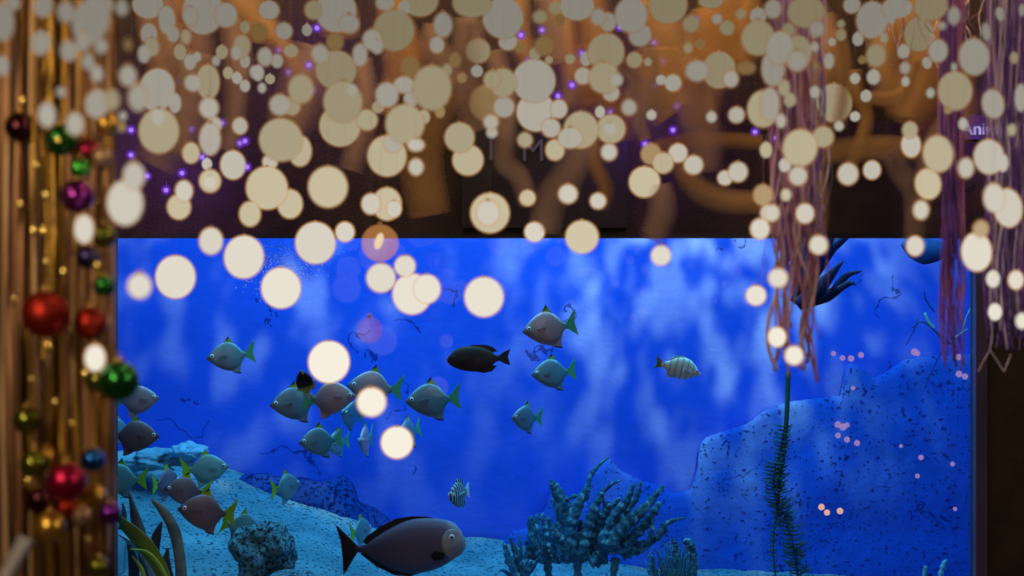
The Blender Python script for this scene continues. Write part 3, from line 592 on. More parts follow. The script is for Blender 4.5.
# dark speaker and its cable
sk = thing('wall_speaker', P(905, 105, 3.95), 'small black box mounted on the wall among the upper right bulbs', 'speaker')
bm = bmesh.new(); box(bm, P(896, 121, 3.998), P(918, 88, 3.90)); bmesh.ops.bevel(bm, geom=bm.edges[:], offset=.006, segments=2); kid(obj('cabinet', bm, M_black, smooth=False), sk)
bm = bmesh.new(); box(bm, P(899, 117, 3.899), P(915, 92, 3.892)); kid(obj('grille', bm, mat('black_grille', (.01, .01, .01), .8, bump=1, bscale=400), smooth=False), sk)
bm = bmesh.new(); tube(bm, [P(x, y, 3.985) for x, y in [(818, 168), (850, 160), (884, 158), (890, 163)]], .0022, 6); tag(obj('cable', bm, M_black), 'thin black cable sagging along the wall under the long tan garland', 'cable')
bm = bmesh.new(); tube(bm, [P(x, y, 3.985) for x, y in [(935, 200), (955, 193), (970, 186), (978, 178)]], .0022, 6); tag(obj('cable', bm, M_black), 'thin black cable on the wall beside the long oval bulbs at right', 'cable')
# ---------------------------------------------------------------- position words for the many small lamps
def zone(px, py):
    c = ['far left', 'left', 'left of centre', 'just left of centre', 'just right of centre', 'right of centre', 'right', 'far right'][max(0, min(7, int(px/128)))]
    r = ('top edge' if py < 35 else 'second light band' if py < 70 else 'third light band' if py < 108 else 'fourth light band' if py < 150 else 'dark wall strip' if py < 225 else 'tank top edge' if py < 275 else 'blue tank')
    return f'{r}, {c}'
def name_all(items, noun, pre=lambda it: ''):
    """items: (object, px, py, size). Gives each a label that only it answers to."""
    Zs = {}
    for it in items: Zs.setdefault(zone(it[1], it[2]), []).append(it)
    num = ['', 'second', 'third', 'fourth', 'fifth', 'sixth', 'seventh', 'eighth', 'ninth', 'tenth', 'eleventh', 'twelfth']
    for z, L in Zs.items():
        L.sort(key=lambda t: t[1]); n = len(L)
        big = max(L, key=lambda t: t[3]); low = max(L, key=lambda t: t[2]); high = min(L, key=lambda t: t[2])
        for i, it in enumerate(L):
            if n == 1: w_ = 'only'
            elif it is big and sum(t[3] > it[3]-1 for t in L) == 1: w_ = 'largest'
            elif i == 0: w_ = 'leftmost'
            elif i == n-1: w_ = 'rightmost'
            elif it is low: w_ = 'lowest'
            elif it is high: w_ = 'highest'
            else: w_ = (num[i]+' from left') if i < len(num) else (num[n-1-i]+' from right')
            it[0]['label'] = f'{pre(it)}{noun}, {w_} at {z}'.replace('only at', 'alone at')
# ---------------------------------------------------------------- small lamps built as glowing globes at blur-disc size: px, py, rx, ry, tone (w white, y yellow, a amber), tilt
BULBS = '''3 22 10 19;43 6 9 11 w 15;66 12 8 10;91 21 17 24 w 20;103 5 10 9;41 43 9 12 w 10;83 43 6 9;69 51 8 10;101 46 6 8;88 62 6 8;97 74 6 8;3 66 6 10;149 34 8 10;144 54 6 9;152 47 7 9 y;128 76 8 10
148 5 15 13;157 90 17 21 w 10;138 98 9 13;97 104 11 14 w 10;112 100 7 10 y;47 115 8 12;75 124 8 11;61 92 4 5;159 131 19 22 y 5;158 117 6 8;175 103 6 10;167 20 8 14;173 34 6 8;203 12 20 22 w 10;180 52 6 8 y;190 62 6 8;197 57 4 5
193 83 8 8;208 82 11 17 y;209 108 9 10;214 125 7 8;240 126 7 8;242 46 8 11 y;236 53 5 7;245 61 5 7;237 78 5 6;245 86 5 6;254 72 4 6;226 15 11 12;245 27 5 6 y;210 139 10 16;123 116 3.5 4;122 127 4 5 a
134 176 10 13;125 203 17 22;84 229 9 14;191 153 8 10 y;207 164 5 6;233 165 12 14;184 191 8 10;179 207 11 12 y;210 181 10 11 y;210 182 5 6;211 241 11 13;250 214 10 12 y;244 257 19 21 w 5;175.5 277 19 21;139.5 286 11 12 w;95 358 9.5 13
267 188 20 21 y;290 204 12 14 y;328 187 19 20 y;281 140 21 21 y;300 151 11 15 y;270 162 7 7;387 156 19 20 y;393 143 9 9;416 145 8 6;416 167 7 8;468 160 15 15 y;371 204 9 10;387 204 14 16 y;394 209 7 8;490 213 19 19.5 y;488 213 11 12
315.5 243 19.5 20.5;345 232 9 9.5;281 288 19 20;381 278 14 14;405 266 10 10;412 294 19 20;427 289 13 14;484 297 19 19.5;329 362 20 20.5;371.5 402 14 14;397 442.5 15.5 15.5
555 150 9 10 y;570 138 12 10;609 152 7.5 8;651 154 9.5 10 a;663 163 10 10 y;678 153 9 9;693.5 165 9 9;644.5 182 15 15 y;527.5 198 7.5 7.5 y;568 194 9 9;598 201 7.5 7.5;725 178 7 7;738 172 9 9.5;534.5 232 9.5 9.5;582 237 16 16 y
661 255.5 9.5 9.5;763 195 9 10 a;760 229 9 10;768 213 7 8;756 295.5 9.5 9.5;800 148 16.5 18 y;798 176 8.5 9;848 174 9.5 10.5;872 170 8 9;805 213.5 8.5 9.5;778 278 9 9;818.5 245 8.5 9;915 246 8 9.5
921 210 7 9;928 184 12 15 y -8;911 145 9 12 w -5;938 154 14 18 y -8;966 168 7 9.5;989 157 14 17 w -10;1003 163 5 9;994 198 9.5 14 w -5;1008 208 13 19 w -8;981 229 7 8 a;976.5 252 14 19 w -4;993 279 6.5 8.5;1016 280 7 9;777 337 8.5 9.5;794 355.5 8.5 9;995 312 6.5 8.5;1022 321 6 8
269 10 10 9;259 32 8 9 a;284 31 8 8;336 11 20 21;349 24 10 9;385 3 9 7;420 0 18 16 y;394 30.5 20 20 y;372 40 9 10;377 47 6 7;360 55 7 11;335 42 8 8 a;320 54 8 9;336 70 20 19 y;343 102 19 20 y;340 126 20 20 y;301 89 12 14 y;280 105 10 10;292 106 8 9 y
265 57 7 9;277 61 6 7;291 51 7 6 y;258 73 6 8;443 25 9 12;437 45 7 8;472 3 19 14 y;503 18 20 20;508 42 9 8;478 51 12 12 y;477 71 6 6;410 67 9 10 a;432 88 19 22 y;404 85 10 8;387 95 11 12;411 99 7 8;405 124 19 19 y;367 120 10 10 y;459.5 137.5 14.5 14.5 y
488 103 18 18 a;492 80 8 9 y;503 83 13 14 y;504 107 10 10;491 122 7 7;492 132.5 5.5 5.5;534 81 21 21;536 112 19 19;551 128 9 9;559 109 8 9;544 46 9 9 a;535 54 6 6 y;570 59 5 5 y;577 6 17 14;598 17 7 8;608 22 8 9;631 15 16 17;640 35 11 11;668 5 19 18 y;691 24 8 8 y
606 52 18 18 y;586 59 6 7;604 78 15 15 y;611 93 8 8;583 76 8 8;634.5 60 7.5 7.5 y;617 80 6 6;629 107.5 7 7.5;651.5 115 5 5;661 80 5 5;673 83 8 8;697 71 11 10;719 70 16 18 y;731 79 7 8;711.5 117 5 5.5;736.5 115 7.5 7.5;763 109 15 18 y;758 38 16 17 y;727 28 7 7 y;717 19 5 5;741 14 5 5 y;758 16 8 8
711 1 12 7 y;746 68 9 6 a;581 130 17 18 y;611 129 14 14 y;610 129 6 6;600 112 5 6;806 12 18 15 y;817 29 7 8;852 5 8 8;872 20 15 18;891 19 4 5;897 8 15 10;931 6 16 14 y;919 34 14 17 y;938 51 9 11;954 16 6 9;942 26 4 4;841 24 4 4 y;841 35 5 6 y;858 39 5.5 7
815 47 4 5;798 53 13 17 y;780 48 13 16;797 61 9 10;829 61 5 8;816 66 4 4 a;876 55.5 9 11 y;873.5 77 6.5 7.5;855 78.5 5 5.5;866 96 5.5 6;834 103 17 19 y -10;815 92 5 6;903.5 51.5 6 7;905 68 5 6;905.5 81.5 4 5;927 63 4.5 6 w -15;930.5 93 4 5;955 91 16 19 y -8;974 57 14 18 w -8
986 32 4 9 w -8;1000 14 4 7 w -15;993 104 10 14 w -12;1021 98 6 14;963 124 4.5 6;1022 10 3 6;855 116.5 5 5;839 126 4.5 5;910 130 7 8 y;823 137 10 10 y;954 67 3 4;773 68 11 18;770 104 9 16;781 121 5 7;773 9 8 9;11 3 9 7;122 8 6 8
190 16 7 9;128 45 4 6 a;186 37 5 7 y;222 52 6 7 y;216 61 4 5;228 73 5 6 y;262 88 4 5;270 79 5 5 y;313 10 8 9 y;307 30 5 6;404 8 6 7;455 60 6 7 a;462 78 5 5 a;447 70 5 6 y;352 90 5 6;378 107 6 6 y;424 117 6 7 y;440 112 5 6 a;540 17 7 6 y;555 8 6 6 y;549 60 4 4 y;560 20 5 6 a
520 48 5 5 a;525 140 7 7 y;648 62 4 4 y;700 44 5 5 a;688 48 4 5 y;784 88 6 8 y;790 100 6 7 y;788 30 6 7 y;832 42 4 4;862 60 4 4 a;884 38 4 5 y;948 110 4 4 a;1012 130 4 6 y;1014 58 4 6 y;772 213 7 8;766 150 6 8 y;785 165 6 7;786 195 5 6 y'''
def bulb_strength(py):  # darkening towards the top of the view is put into lamp strength
    tab = [(0, .235), (40, .27), (80, .33), (120, .41), (160, .52), (200, .62), (250, .72), (300, .80), (360, .93), (600, .97)]
    return interp(tab, py)
TONE = {'w': (1, .925, .77), 'y': (1, .84, .50), 'a': (1, .60, .20)}
mats_ = {}; SHC = (1, .50, .17)
def bulb_mat(py, tone):
    k = (min(11, int(py/36)), tone)
    if k not in mats_:
        s = bulb_strength(k[0]*36+18); c = TONE[tone]; t = min(1, k[0]/7)      # colour shifts whiter lower down
        c = tuple(a+(b-a)*t*.4 for a, b in zip(c, (1, .93, .80)))
        if tone == 'y': s *= .93
        if tone == 'a': s *= .72
        mats_[k] = (glow('warm_disc_glow_'+str(len(mats_)), tuple(max(0, (v-.28*q)/.72) for v, q in zip(c, SHC)), s), glow('amber_rim_glow_'+str(len(mats_)), SHC, s, .28), glow('plain_disc_glow_'+str(len(mats_)), c, s))
    return mats_[k]
M_sock = mat('brass_socket', (.62, .40, .18), .45, metal=.3); M_cord = mat('clear_cord', (.5, .32, .18), .5, alpha=.10)
bm = bmesh.new(); ball(bm, (0, 0, 0), 1, 32, 20); globe_me = mesh('blur_disc', bm, [mats_.get('x') or M_sock])
bm = bmesh.new(); ball(bm, (0, 0, 0), 1, 32, 20); rim_glow_me = mesh('shell', bm, [M_sock])  # outer sphere for the painted orange glow ring
bm = bmesh.new()
bmesh.ops.create_cone(bm, cap_ends=True, segments=16, radius1=.0048, radius2=.0036, depth=.008, matrix=Matrix.Translation((0, 0, .003)))
for k in range(3): bmesh.ops.create_cone(bm, cap_ends=True, segments=16, radius1=.0052, radius2=.0052, depth=.0008, matrix=Matrix.Translation((0, 0, .0005+k*.0022)))
sock_me = mesh('socket', bm, M_sock)
bm = bmesh.new(); bmesh.ops.create_cone(bm, cap_ends=True, segments=6, radius1=.00045, radius2=.00045, depth=1, matrix=Matrix.Translation((0, 0, .5))); cord_me = mesh('cord', bm, M_cord)
random.seed(3)
parsed = []
for tok in BULBS.replace('\n', ';').split(';'):
    f = tok.split(); parsed.append((float(f[0]), float(f[1]), float(f[2]), float(f[3]), f[4] if len(f) > 4 else 'w', float(f[5]) if len(f) > 5 else 0))
placed = []; items = []
for (px, py, rx, ry, tone, tilt) in sorted(parsed, key=lambda b: -b[2]*b[3]):
    near = px < 140
    lo, hi = (1.60, 1.84) if near else (2.2, 2.75) if px > 928 or 764 < px < 830 else (2.35, 3.45)
    best = None
    for tr in range(60):
        t = random.random(); t = t**(1.0 if max(rx, ry) < 12 else .6)
        Y = lo+(hi-lo)*t; c = P(px, py, Y); r = max(rx, ry)*1.08/FPX*Y
        gap = min([(c-q).length-r-rr for q, rr, _, _ in placed] or [9])
        # small bulbs that overlap a big disc hang in front of it
        ok = all(not (abs(px-q2[0]) < q2[2]*.9 and abs(py-q2[1]) < q2[2]*.9 and q2[2] > rx and q.y < Y) for q, rr, q2, _ in placed)
        sc = min(gap, .02)+(0 if ok else -.2)
        if best is None or sc > best[0]: best = (sc, Y, c, r)
        if gap > .01 and ok: break
    _, Y, c, r = best; placed.append((c, r, (px, py, rx), 0))
    gm, sm_, pm_ = bulb_mat(py, tone); gm = gm if rx > 6.5 else pm_
    t = thing('disc_bulb', c, '', 'light bulb', 'warm lamps at blur-disc size hanging over the walkway')
    u = Y/FPX; base = globe_me.copy(); base.materials.clear(); base.materials.append(gm)
    g_ = link('blur_disc', base, t); g_.scale = (rx*u, min(rx, ry)*u, ry*u); g_.rotation_euler = (0, math.radians(tilt), 0)
    if rx > 6.5:  # outer sphere paints the orange glow ring around the disc
        sb = rim_glow_me.copy(); sb.materials.clear(); sb.materials.append(sm_)
        s_ = link('rim_glow', sb, t); e = 1.7*u; s_.scale = (rx*u+e, min(rx, ry)*u+e, ry*u+e); s_.rotation_euler = g_.rotation_euler
    k_ = link('socket', sock_me, t, (0, 0, ry*u-.001)); k_.scale = [min(.8, rx/12)]*3 
    cd = link('cord', cord_me, t, (0, 0, ry*u+.006)); cd.scale = (1, 1, 3.0-c.z-ry*u-.006)
    items.append((t, px, py, max(rx, ry), tone, rx, ry))
SZ = lambda r: 'tiny' if r < 6 else 'small' if r < 10 else 'medium' if r < 15 else 'large'
name_all(items, 'bulb', lambda it: f"{SZ(it[3])} {'oval ' if it[6] > it[5]*1.25 else 'round '}{dict(w='cream-white', y='pale yellow', a='dim amber')[it[4]]} ")
# two see-through blur discs built as globes: amber with a bright slit of filament, and a faint pink one
def clear_disc(px, py, rx, Y, m, label, core=None):
    t = thing('clear_disc_bulb', P(px, py, Y), label, 'light bulb'); u = Y/FPX
    g_ = globe_me.copy(); g_.materials.clear(); g_.materials.append(m); o = link('blur_disc', g_, t); o.scale = (rx*u,)*3
    if core: 
        g2 = globe_me.copy(); g2.materials.clear(); g2.materials.append(core); o2 = link('filament', g2, t, (-.002, 0, .004)); o2.scale = (4*u, 4*u, 8.5*u); o2.rotation_euler = (0, .3, 0)
    link('socket', sock_me, t, (0, 0, rx*u-.001)); cd = link('cord', cord_me, t, (0, 0, rx*u)); cd.scale = (1, 1, 3-t.location.z-rx*u)
clear_disc(380, 243, 18.5, 2.9, glow('clear_amber', (1, .42, .12), .60, .34), 'see-through amber globe bulb with bright slit filament at the tank\'s upper edge', glow('filament_glow', (1, .85, .6), 1.0))
clear_disc(369.5, 330, 13, 3.0, glow('clear_pink', (.55, .16, .40), .55, .22), 'faint see-through pink blur-disc bulb in front of the tank')
# ---------------------------------------------------------------- little violet fairy lights, and glowing spots painted for pink reflections
vi = []; M_vi = glow('violet_lamp_glass', (.42, .22, 1), 1.3); M_vs = glow('violet_halo_glow', (.26, .05, .95), .6, .3); M_wire = mat('violet_wire', (.05, .02, .12), .4)
bm = bmesh.new(); ball(bm, (0, 0, 0), 1, 14, 9); vg = mesh('bulb', bm, M_vi)
bm = bmesh.new(); ball(bm, (0, 0, 0), 1, 18, 12); vh = mesh('halo', bm, M_vs)
bm = bmesh.new(); ball(bm, (0, 0, 0), .0032, 8, 6); tube(bm, [(0, 0, 0), (.002, 0, .008), (0, 0, .02)], .0008, 5, 4); vc = mesh('clip', bm, M_wire)
for px, py in [(131, 130), (131, 155), (191, 129), (178, 82), (222, 123), (240, 143), (147, 176), (166, 190), (182, 173), (202, 157), (247, 167), (317, 28), (309, 65), (289, 72), (279, 50), (312, 90), (620, 27), (542, 30), (582, 53), (654, 43),
               (663, 61), (572, 85), (558, 96), (610, 112), (677, 106), (673, 130), (655, 85), (645, 144), (521, 35), (245, 141), (529, 61), (696, 20), (958, 128), (755, 132), (776, 138), (110, 88)]:
    Y = random.uniform(3.55, 3.85); t = thing('fairy_light', P(px, py, Y), '', 'fairy light', 'violet fairy lights'); u = Y/FPX
    a = link('bulb', vg, t); a.scale = (2.4*u,)*3; a = link('lens', vh, t); a.scale = (5*u,)*3; link('clip', vc, t, (0, 0, 2*u)); cd = link('cord', cord_me, t, (0, 0, 2*u+.018)); cd.scale = (1, 1, 3-t.location.z-2*u-.018); vi.append((t, px, py, 3))  # the halo is a see-through sphere painting the glow around each light
name_all(vi, 'tiny bright violet fairy light')
pk = []; M_pk = glow('pink_reflection_glow', (.72, .45, .95), .55, .55); M_pk2 = glow('peach_reflection_glow', (1, .50, .42), .85, .9)  # glowing spots put in for reflections of pink lights in the glass
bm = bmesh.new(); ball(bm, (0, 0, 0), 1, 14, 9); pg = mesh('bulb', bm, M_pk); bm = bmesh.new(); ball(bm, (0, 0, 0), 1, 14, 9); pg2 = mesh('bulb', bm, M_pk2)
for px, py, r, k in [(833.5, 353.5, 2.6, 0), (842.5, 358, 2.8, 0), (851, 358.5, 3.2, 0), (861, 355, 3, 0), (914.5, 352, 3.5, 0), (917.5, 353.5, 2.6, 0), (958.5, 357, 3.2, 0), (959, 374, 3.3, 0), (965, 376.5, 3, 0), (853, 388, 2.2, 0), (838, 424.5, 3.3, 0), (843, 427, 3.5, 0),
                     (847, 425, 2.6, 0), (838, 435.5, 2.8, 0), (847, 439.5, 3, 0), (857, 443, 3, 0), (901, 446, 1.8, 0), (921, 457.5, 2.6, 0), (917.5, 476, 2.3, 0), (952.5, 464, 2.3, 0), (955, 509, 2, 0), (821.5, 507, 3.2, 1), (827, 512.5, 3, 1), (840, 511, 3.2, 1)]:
    Y = WY+.10; t = thing('pink_reflection_spot', P(px, py, Y), '', 'fairy light', 'painted pink reflections dotted over the right of the tank'); u = Y/FPX
    a = link('bulb', pg2 if k else pg, t); a.scale = (r*u, .5*r*u, r*u)  # this bulb is the painted reflection spot
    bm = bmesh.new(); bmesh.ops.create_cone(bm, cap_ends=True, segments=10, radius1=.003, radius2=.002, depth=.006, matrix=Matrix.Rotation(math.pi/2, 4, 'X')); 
    link('spot_backing', mesh('spot_backing', bm, M_back), t, (0, -.004*0+.006, 0)); pk.append((t, px, py, r))
def zone_p(px, py): return ''
_z = zone
def zone(px, py):
    c = 'under the trailing plant' if px < 875 else 'by the purple tinsel'
    r = 'upper row' if py < 380 else 'second cluster' if py < 432 else 'third row' if py < 460 else 'scattered lower part' if py < 500 else 'lowest group'
    return f'{r} {c}'
name_all(pk, 'tiny painted pink reflection on glass'); zone = _z
# ---------------------------------------------------------------- cords in tan blur haze among the bulbs
def haze(name, c, a):  # see-through layers put the cords' out-of-focus tan haze into shape
    m = bpy.data.materials.new(name); m.use_nodes = True; nt = m.node_tree; N = nt.nodes; b = N['Principled BSDF']
    b.inputs['Base Color'].default_value = (*c, 1); b.inputs['Roughness'].default_value = .9; b.inputs['Specular IOR Level'].default_value = .05
    tc = N.new('ShaderNodeTexCoord'); q = N.new('ShaderNodeTexNoise'); q.inputs['Scale'].default_value = 14; nt.links.new(tc.outputs['Object'], q.inputs['Vector'])
    r = N.new('ShaderNodeMapRange'); r.inputs[3].default_value = a*.6; r.inputs[4].default_value = a*1.4; nt.links.new(q.outputs['Fac'], r.inputs[0]); nt.links.new(r.outputs[0], b.inputs['Alpha']); return m
M_ga = [haze('tan_haze', (.68, .43, .19), .11), haze('brown_haze', (.56, .32, .12), .11), haze('rosy_haze', (.58, .40, .30), .09)]
ga = []
def garland(pts, wpx, Y, mi=0, lab=None):
    t = thing('haze_cord', P(*pts[0], Y), lab or '', 'garland', None if lab else 'cords in tan blur haze among the bulbs')
    for nm, s, k in [('haze_layer', s_, 0) for s_ in (1.9, 1.6, 1.32, 1.05, .78, .5)]:
        bm = bmesh.new(); tube(bm, [P(x, y, Y) for x, y in pts], [wpx/2*s/FPX*Y*.9, wpx/2*s/FPX*Y, wpx/2*s/FPX*Y*.9], 12, 7); kid(obj(nm, bm, M_ga[mi]), t)
    cd = link('cord', cord_me, t); cd.scale = (1, 1, 3-t.location.z)
    if not lab:
        m_ = pts[len(pts)//2]; ga.append((t, m_[0], m_[1], wpx))
random.seed(11)
for pts, w_ in [([(508, 95), (506, 130), (504, 160), (520, 178), (529, 205)], 13), ([(602, 120), (594, 158), (606, 190), (600, 208)], 10), ([(585, 140), (566, 178), (549, 205), (545, 233)], 20), ([(612, 60), (636, 78), (630, 108)], 12), ([(658, 185), (662, 210), (652, 240)], 17),
               ([(680, 160), (694, 185), (722, 200), (766, 203)], 15), ([(775, 150), (820, 152), (880, 148), (916, 150)], 15), ([(888, 150), (900, 172), (914, 195), (914, 246)], 13), ([(712, 70), (708, 92), (711, 120)], 8), ([(655, 148), (700, 140), (762, 142)], 10),
               ([(818, 160), (822, 200), (819, 246)], 9), ([(805, 150), (802, 180), (806, 215)], 10), ([(650, 45), (655, 80), (640, 118), (645, 140)], 9), ([(838, 30), (845, 80), (838, 128)], 10), ([(920, 60), (900, 95), (866, 98)], 9), ([(855, 70), (858, 95), (866, 122), (848, 175)], 9),
               ([(955, 110), (930, 150), (921, 210)], 12), ([(360, 60), (366, 110), (350, 170)], 16), ([(440, 90), (420, 150), (430, 215)], 26), ([(230, 20), (236, 90), (228, 150)], 14), ([(180, 30), (176, 90), (182, 150)], 12), ([(470, 20), (466, 90), (478, 130)], 20), ([(262, 20), (300, 80), (290, 140)], 14)]:
    garland(pts, w_, random.uniform(3.2, 3.7), random.randrange(3))
for i in range(44):
    x = random.uniform(120, 1010); y0 = random.uniform(-30, 60); L = random.uniform(50, 120); dx = random.uniform(-30, 30)
    garland([(x, y0), (x+dx*.3+random.uniform(-8, 8), y0+L*.35), (x+dx*.7+random.uniform(-10, 10), y0+L*.7), (x+dx, y0+L)], random.uniform(12, 30), random.uniform(3.45, 3.8), random.randrange(3))
name_all(ga, 'cord in tan blur haze')
# ---------------------------------------------------------------- tinsel garlands on the right
def tinsel(name, x0, x1, y0, y1, Y, mats, n, label, amp=5, wid=(1, 2.2), curl=False, taper=.55, sparkle=None):
    t = thing(name, P((x0+x1)/2, y0, Y), label, 'tinsel garland')
    for j, m in enumerate(mats):
        bm = bmesh.new()
        for i in range(n//len(mats)):
            f = random.random(); xs = x0+(x1-x0)*f; xm = (x0+x1)/2; xe = xm+(xs-xm)*random.uniform(taper, 1.2)
            ye = y1-abs(random.gauss(0, (y1-y0)*.09))-(y1-y0)*.25*(random.random() < .25); k = 12; ph = random.random()*9; fr_ = random.uniform(3, 7); dy = random.uniform(-.03, .03)
            c = spline([P(xs+(xe-xs)*q/k+amp*math.sin(ph+fr_*q/k*2)*(.4+q/k), y0+(ye-y0)*q/k, Y+dy+.012*math.sin(ph*2+q)) for q in range(k+1)], 5)
            ribbon(bm, c, random.uniform(*wid)/FPX*Y/2, .00025, side=Vector((math.cos(ph), math.sin(ph), 0)))
        o = kid(obj('strands', bm, m), t); o['kind'] = 'stuff'
    return t
F_pink = mat('rosy_tan_foil', (.62, .42, .46), .5, .1, noise_col=(.50, .30, .52), nscale=9); F_viol = mat('violet_foil', (.30, .12, .70), .5, .1, noise_col=(.40, .20, .75), nscale=9)
F_wht = mat('silver_lilac_foil', (.70, .60, .85), .5, .1); F_red = mat('dusky_red_foil', (.46, .18, .34), .5, .1); F_dv = mat('deep_purple_foil', (.14, .06, .38), .5, .1)
tinsel('pink_tinsel_garland', 768, 824, -12, 300, 2.9, [F_pink, F_viol, F_wht], 66, 'long rosy tan and violet tinsel garland hanging before the tank, right of centre', 5)
tinsel('pink_tinsel_garland', 776, 810, 60, 386, 2.85, [F_pink, F_red], 26, 'curly reddish lower tassel inside the long rosy garland', 7, (2, 4), taper=.9)
tinsel('purple_tinsel_garland', 940, 966, -12, 372, 3.0, [F_viol, F_dv, F_red], 50, 'narrow purple tinsel garland in front of the tank\'s right corner', 3)
tinsel('purple_tinsel_garland', 984, 1026, -12, 352, 2.9, [F_viol, F_wht, F_dv], 80, 'bushy purple and silver tinsel garland at the photo\'s right edge', 4)
tinsel('purple_tinsel_garland', 868, 1000, -14, 70, 3.3, [F_pink, F_wht], 20, 'short sparse rosy tinsel at the top right corner', 4, (.8, 1.6))
bm = bmesh.new()
for pts in [[(991, 318), (992, 336), (990, 350)], [(990, 350), (998, 362), (1004, 372)], [(990, 350), (984, 360), (978, 372)], [(1004, 372), (1008, 362), (1011, 354)]]:
    tube(bm, [P(x, y, 2.85) for x, y in pts], .0011, 5)
tag(obj('loose_strand', bm, F_wht), 'single bent lilac foil strand dangling below the right-edge garland', 'tinsel strand')
# ---------------------------------------------------------------- gold foil curtain on the left, with baubles
CY = 2.05
M_post = mat('brown_bark_cloth', (.27, .185, .08), .7, noise_col=(.48, .36, .19), nscale=9, stretch=(7, 7, .25), bump=.8, bscale=30, ramp=(.35, .65))
bm = bmesh.new()
pc = [(-40, CY+.16), (-10, CY+.06), (20, CY+.04), (50, CY+.05), (80, CY+.03), (105, CY+.05), (116, CY+.10)]
K = 60; rows = []
for i in range(K+1):
    x = -40+156*i/K; y = interp(pc, x)+.018*math.sin(i*1.9)+.010*math.sin(i*3.7)
    X0 = (x-512)/FPX*(y+.03); rows.append([bm.verts.new((X0, y+dd, zz)) for dd, zz in ((0, 0), (0, .8), (0, 1.6), (0, 3.0), (.03, 3.0), (.03, 0))])
for a, b in zip(rows, rows[1:]):
    for k in range(6): bm.faces.new((a[k], a[(k+1) % 6], b[(k+1) % 6], b[k]))
bm.faces.new(rows[0]); bm.faces.new(rows[-1][::-1])
tag(obj('drape', bm, M_post), 'brown pleated cloth drape behind the gold tinsel at far left', 'curtain')
tc_ = thing('tinsel_curtain', P(50, 640, CY), 'gold and copper foil fringe curtain covering the far left edge', 'curtain')
random.seed(31)
for nm, m, n, wr in [('gold', mat('gold_foil', (.55, .30, .04), .32, .85, noise_col=(.32, .18, .03), nscale=7), 30, (2, 6)), ('copper', mat('copper_foil', (.50, .26, .13), .45, .5, noise_col=(.30, .15, .07), nscale=5), 46, (3, 9)), ('dark', mat('umber_foil', (.085, .045, .018), .5, .4), 26, (3, 8)), ('tan', mat('tan_foil', (.62, .40, .22), .5, .3), 16, (3, 7))]:
    bm = bmesh.new()
    for i in range(n):
        x = random.uniform(-30, 112) if nm != 'gold' else random.uniform(5, 112)
        edge = 12*max(0, (x-80)/32); k = 9; ph = random.random()*9; Yb = CY-random.uniform(.01, .10)-(.02 if nm == 'gold' else 0)
        y0 = -20 if nm != 'gold' or random.random() < .5 else random.uniform(-10, 300); y1 = 600 if nm != 'gold' or random.random() < .5 else y0+random.uniform(150, 350)
        c = spline([P(x+2.2*math.sin(ph+q*.8)+(4 if q < 3 else 0)*(x > 90), y0+(y1-y0)*q/k, Yb+.006*math.sin(ph+q*1.3)) for q in range(k+1)], 5)
        W = [random.uniform(*wr)/FPX*CY/2*random.uniform(.7, 1.2) for _ in range(9)]
        ribbon(bm, c, W, .0004, side=Vector((math.cos(ph*.1-.45), math.sin(ph*.1-.45), 0)), fold=.3)
    o = kid(obj(nm+'_strands', bm, m), tc_); o['kind'] = 'stuff'
# single pinkish strands along the drape's right edge
tinsel('edge_tinsel', 102, 112, 130, 600, CY-.02, [F_pink, F_wht], 10, 'thin rosy tinsel strands along the right edge of the gold curtain', 2, (2, 4), taper=1)
def bauble_mat(name, col, rough=.22, metal=.9):
    return mat(name, col, rough, metal, noise_col=[c*1.2 for c in col], nscale=6, spec=.6)
M_cap = mat('gold_cap', (.6, .38, .10), .3, .9)
BA = {'green': bauble_mat('green_bauble', (.02, .17, .03)), 'bright': bauble_mat('bright_green_bauble', (.06, .42, .05)), 'red': bauble_mat('red_bauble', (.34, .022, .012), .46), 'crimson': bauble_mat('crimson_bauble', (.40, .012, .06), .33), 'purple': bauble_mat('purple_bauble', (.20, .02, .22)),
      'olive': bauble_mat('olive_bauble', (.16, .17, .02)), 'gold': bauble_mat('gold_bauble', (.62, .36, .06), .28), 'dark': bauble_mat('plum_bauble', (.06, .012, .02)), 'pearl': bauble_mat('bronze_pearl_bauble', (.40, .26, .16), .35, .6), 'blue': bauble_mat('blue_bauble', (.01, .10, .40), .2), 'violet': bauble_mat('violet_bauble', (.14, .02, .30), .2), 'navy': bauble_mat('midnight_bauble', (.04, .03, .12), .25)}
bm = bmesh.new()
bmesh.ops.create_cone(bm, cap_ends=True, segments=20, radius1=.24, radius2=.22, depth=.22, matrix=Matrix.Translation((0, 0, 1.06)))
for k in range(20):
    a = k*math.pi/10; ball(bm, (.24*math.cos(a), .24*math.sin(a), .97), .035, 6, 4)
cap_me = mesh('cap', bm, M_cap)
bm = bmesh.new(); n = 16; tube(bm, [(.13*math.cos(2*math.pi*k/n), 0, 1.27+.13*math.sin(2*math.pi*k/n)) for k in range(n+1)], .025, 6, 1); loop_me = mesh('loop', bm, M_cap)
bm = bmesh.new(); ball(bm, (0, 0, 0), 1, 40, 26); ball_me = mesh('ball', bm, M_cap)
str_me = cord_me
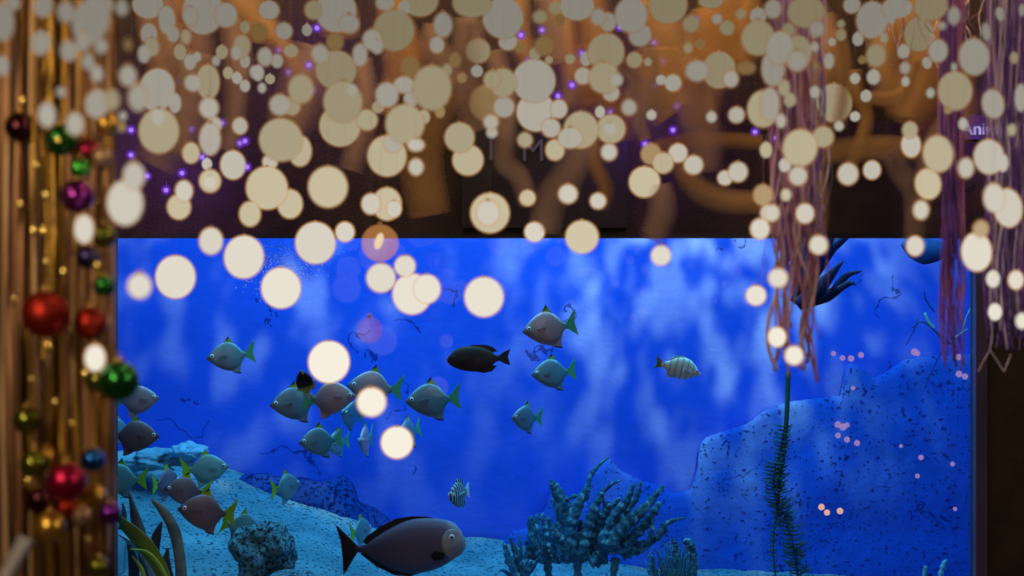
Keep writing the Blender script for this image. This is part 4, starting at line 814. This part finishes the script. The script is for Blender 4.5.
for px, py, r, k, dy, lab in [
    (61, 140, 16, 'green', 0, 'dark green shiny bauble, topmost of the column'), (87, 150, 12, 'crimson', .03, 'pinkish red bauble right of the top dark green one'), (80, 168, 10, 'bright', -.03, 'small bright green bauble just above the purple one'),
    (102, 157, 10, 'pearl', 0, 'bronze pearl bauble beside the pinkish red one'), (77, 196, 17, 'purple', 0, 'purple bauble with pink highlights, high on the tinsel curtain'), (107, 124, 12, 'gold', .02, 'dull gold bauble at the upper right of the tinsel curtain'),
    (104, 236, 12, 'olive', 0, 'olive green bauble near the tank\'s top left corner'), (88, 257, 12, 'navy', .03, 'midnight violet bauble between two green ones at the tank corner'), (104, 286, 11, 'green', -.02, 'green bauble beside the tank just below its top left corner'),
    (46, 314, 24, 'red', -.04, 'biggest bauble, matte red, on the left'), (90, 323, 16.5, 'red', 0, 'smaller matte red bauble right of the biggest one'), (98, 380, 13, 'olive', .05, 'olive bauble half behind the big green bauble'),
    (119, 381, 20, 'green', -.05, 'big green bauble overlapping the tank\'s left side'), (27, 420, 14, 'olive', .02, 'blurred dark olive bauble at far left below the red ones'), (34, 464, 14, 'olive', 0, 'olive gold bauble left of the crimson bauble'),
    (66, 482, 20, 'crimson', -.04, 'crimson bauble in the lower cluster'), (93, 460, 12, 'blue', .0, 'small blue bauble with cyan glints in the lower cluster'), (40, 500, 14, 'dark', .03, 'very dark plum bauble above the lowest gold one'), (50, 527, 16, 'gold', -.04, 'gold bauble with a bright highlight, low on the curtain'),
    (66, 508, 12, 'red', .05, 'small red bauble tucked beneath the crimson one'), (95, 497, 12, 'gold', .0, 'small gold bauble right of the crimson one'), (110, 513, 11.5, 'violet', -.02, 'small violet bauble at the curtain\'s lower right edge'), (83, 516, 11, 'pearl', .05, 'bronze pearl bauble between gold and violet ones'),
    (98, 567, 11, 'olive', 0, 'yellow-green bauble at the bottom edge'), (46, 457, 10, 'gold', .02, 'small gold bauble above the crimson one'), (20, 127, 15, 'dark', .06, 'dim brown-plum bauble at far left under the upper bulbs')]:
    Y = CY-.17+dy; u = Y/FPX; t = thing('bauble', P(px, py, Y), lab, 'bauble', 'christmas baubles hung on the tinsel curtain')
    me = ball_me.copy(); me.materials.clear(); me.materials.append(BA[k])
    for nm, q in (('ball', me), ('cap', cap_me), ('loop', loop_me)):
        a = link(nm, q, a if nm == 'loop' else t); a.scale = (1,)*3 if nm == 'loop' else (r*u,)*3
    cd = link('string', str_me, t, (0, 0, r*u*1.4)); cd.scale = (.8, .8, 3.0-t.location.z-r*u*1.4)
# small gold beads added as sparkles in the foil
sq = []
M_sq = mat('glint_gold', (.9, .62, .16), .2, .9); bm = bmesh.new(); ball(bm, (0, 0, 0), 1, 12, 8, (1, .4, 1.4)); sq_me = mesh('glint', bm, M_sq)
for px, py, r in [(45, 195, 3), (20, 204, 3), (43, 231, 3.5), (46, 262, 3), (63, 272, 3.2), (97, 266, 3), (33, 231, 3), (48, 347, 4), (84, 375, 3.5), (28, 483, 4), (62, 92, 4), (55, 403, 3), (22, 100, 3), (70, 330, 2.5), (58, 140, 2.5), (36, 165, 2.5), (88, 540, 3), (72, 425, 3), (14, 300, 2.5), (31, 380, 2.5)]:
    Y = CY-.20; t = tag(link('gold_glint', sq_me, None, P(px, py, Y)), '', 'glint', 'gold glints built as beads on the tinsel curtain'); t.scale = (r*Y/FPX,)*3; t['category'] = 'glint'; sq.append((t, px, py, r))
def zone(px, py):
    return ['above the purple bauble', 'between purple and biggest red bauble', 'under the biggest red bauble', 'beside the crimson bauble'][0 if py < 185 else 1 if py < 300 else 2 if py < 410 else 3]
name_all(sq, 'tiny gold bead')
# pale board leaning in at the bottom left corner
bm = bmesh.new(); c = [P(-30, 640, 1.75), P(0, 586, 1.78), P(27, 538, 1.80)]; ribbon(bm, spline(c, 6), 14/FPX*1.8/2, .006, side=Vector((1, 0, .5)))
tag(obj('pale_rail', bm, mat('pale_blue_paint', (.30, .33, .40), .4, noise_col=(.40, .30, .24), nscale=6)), 'pale bluish slanted rail in the bottom left corner', 'rail')
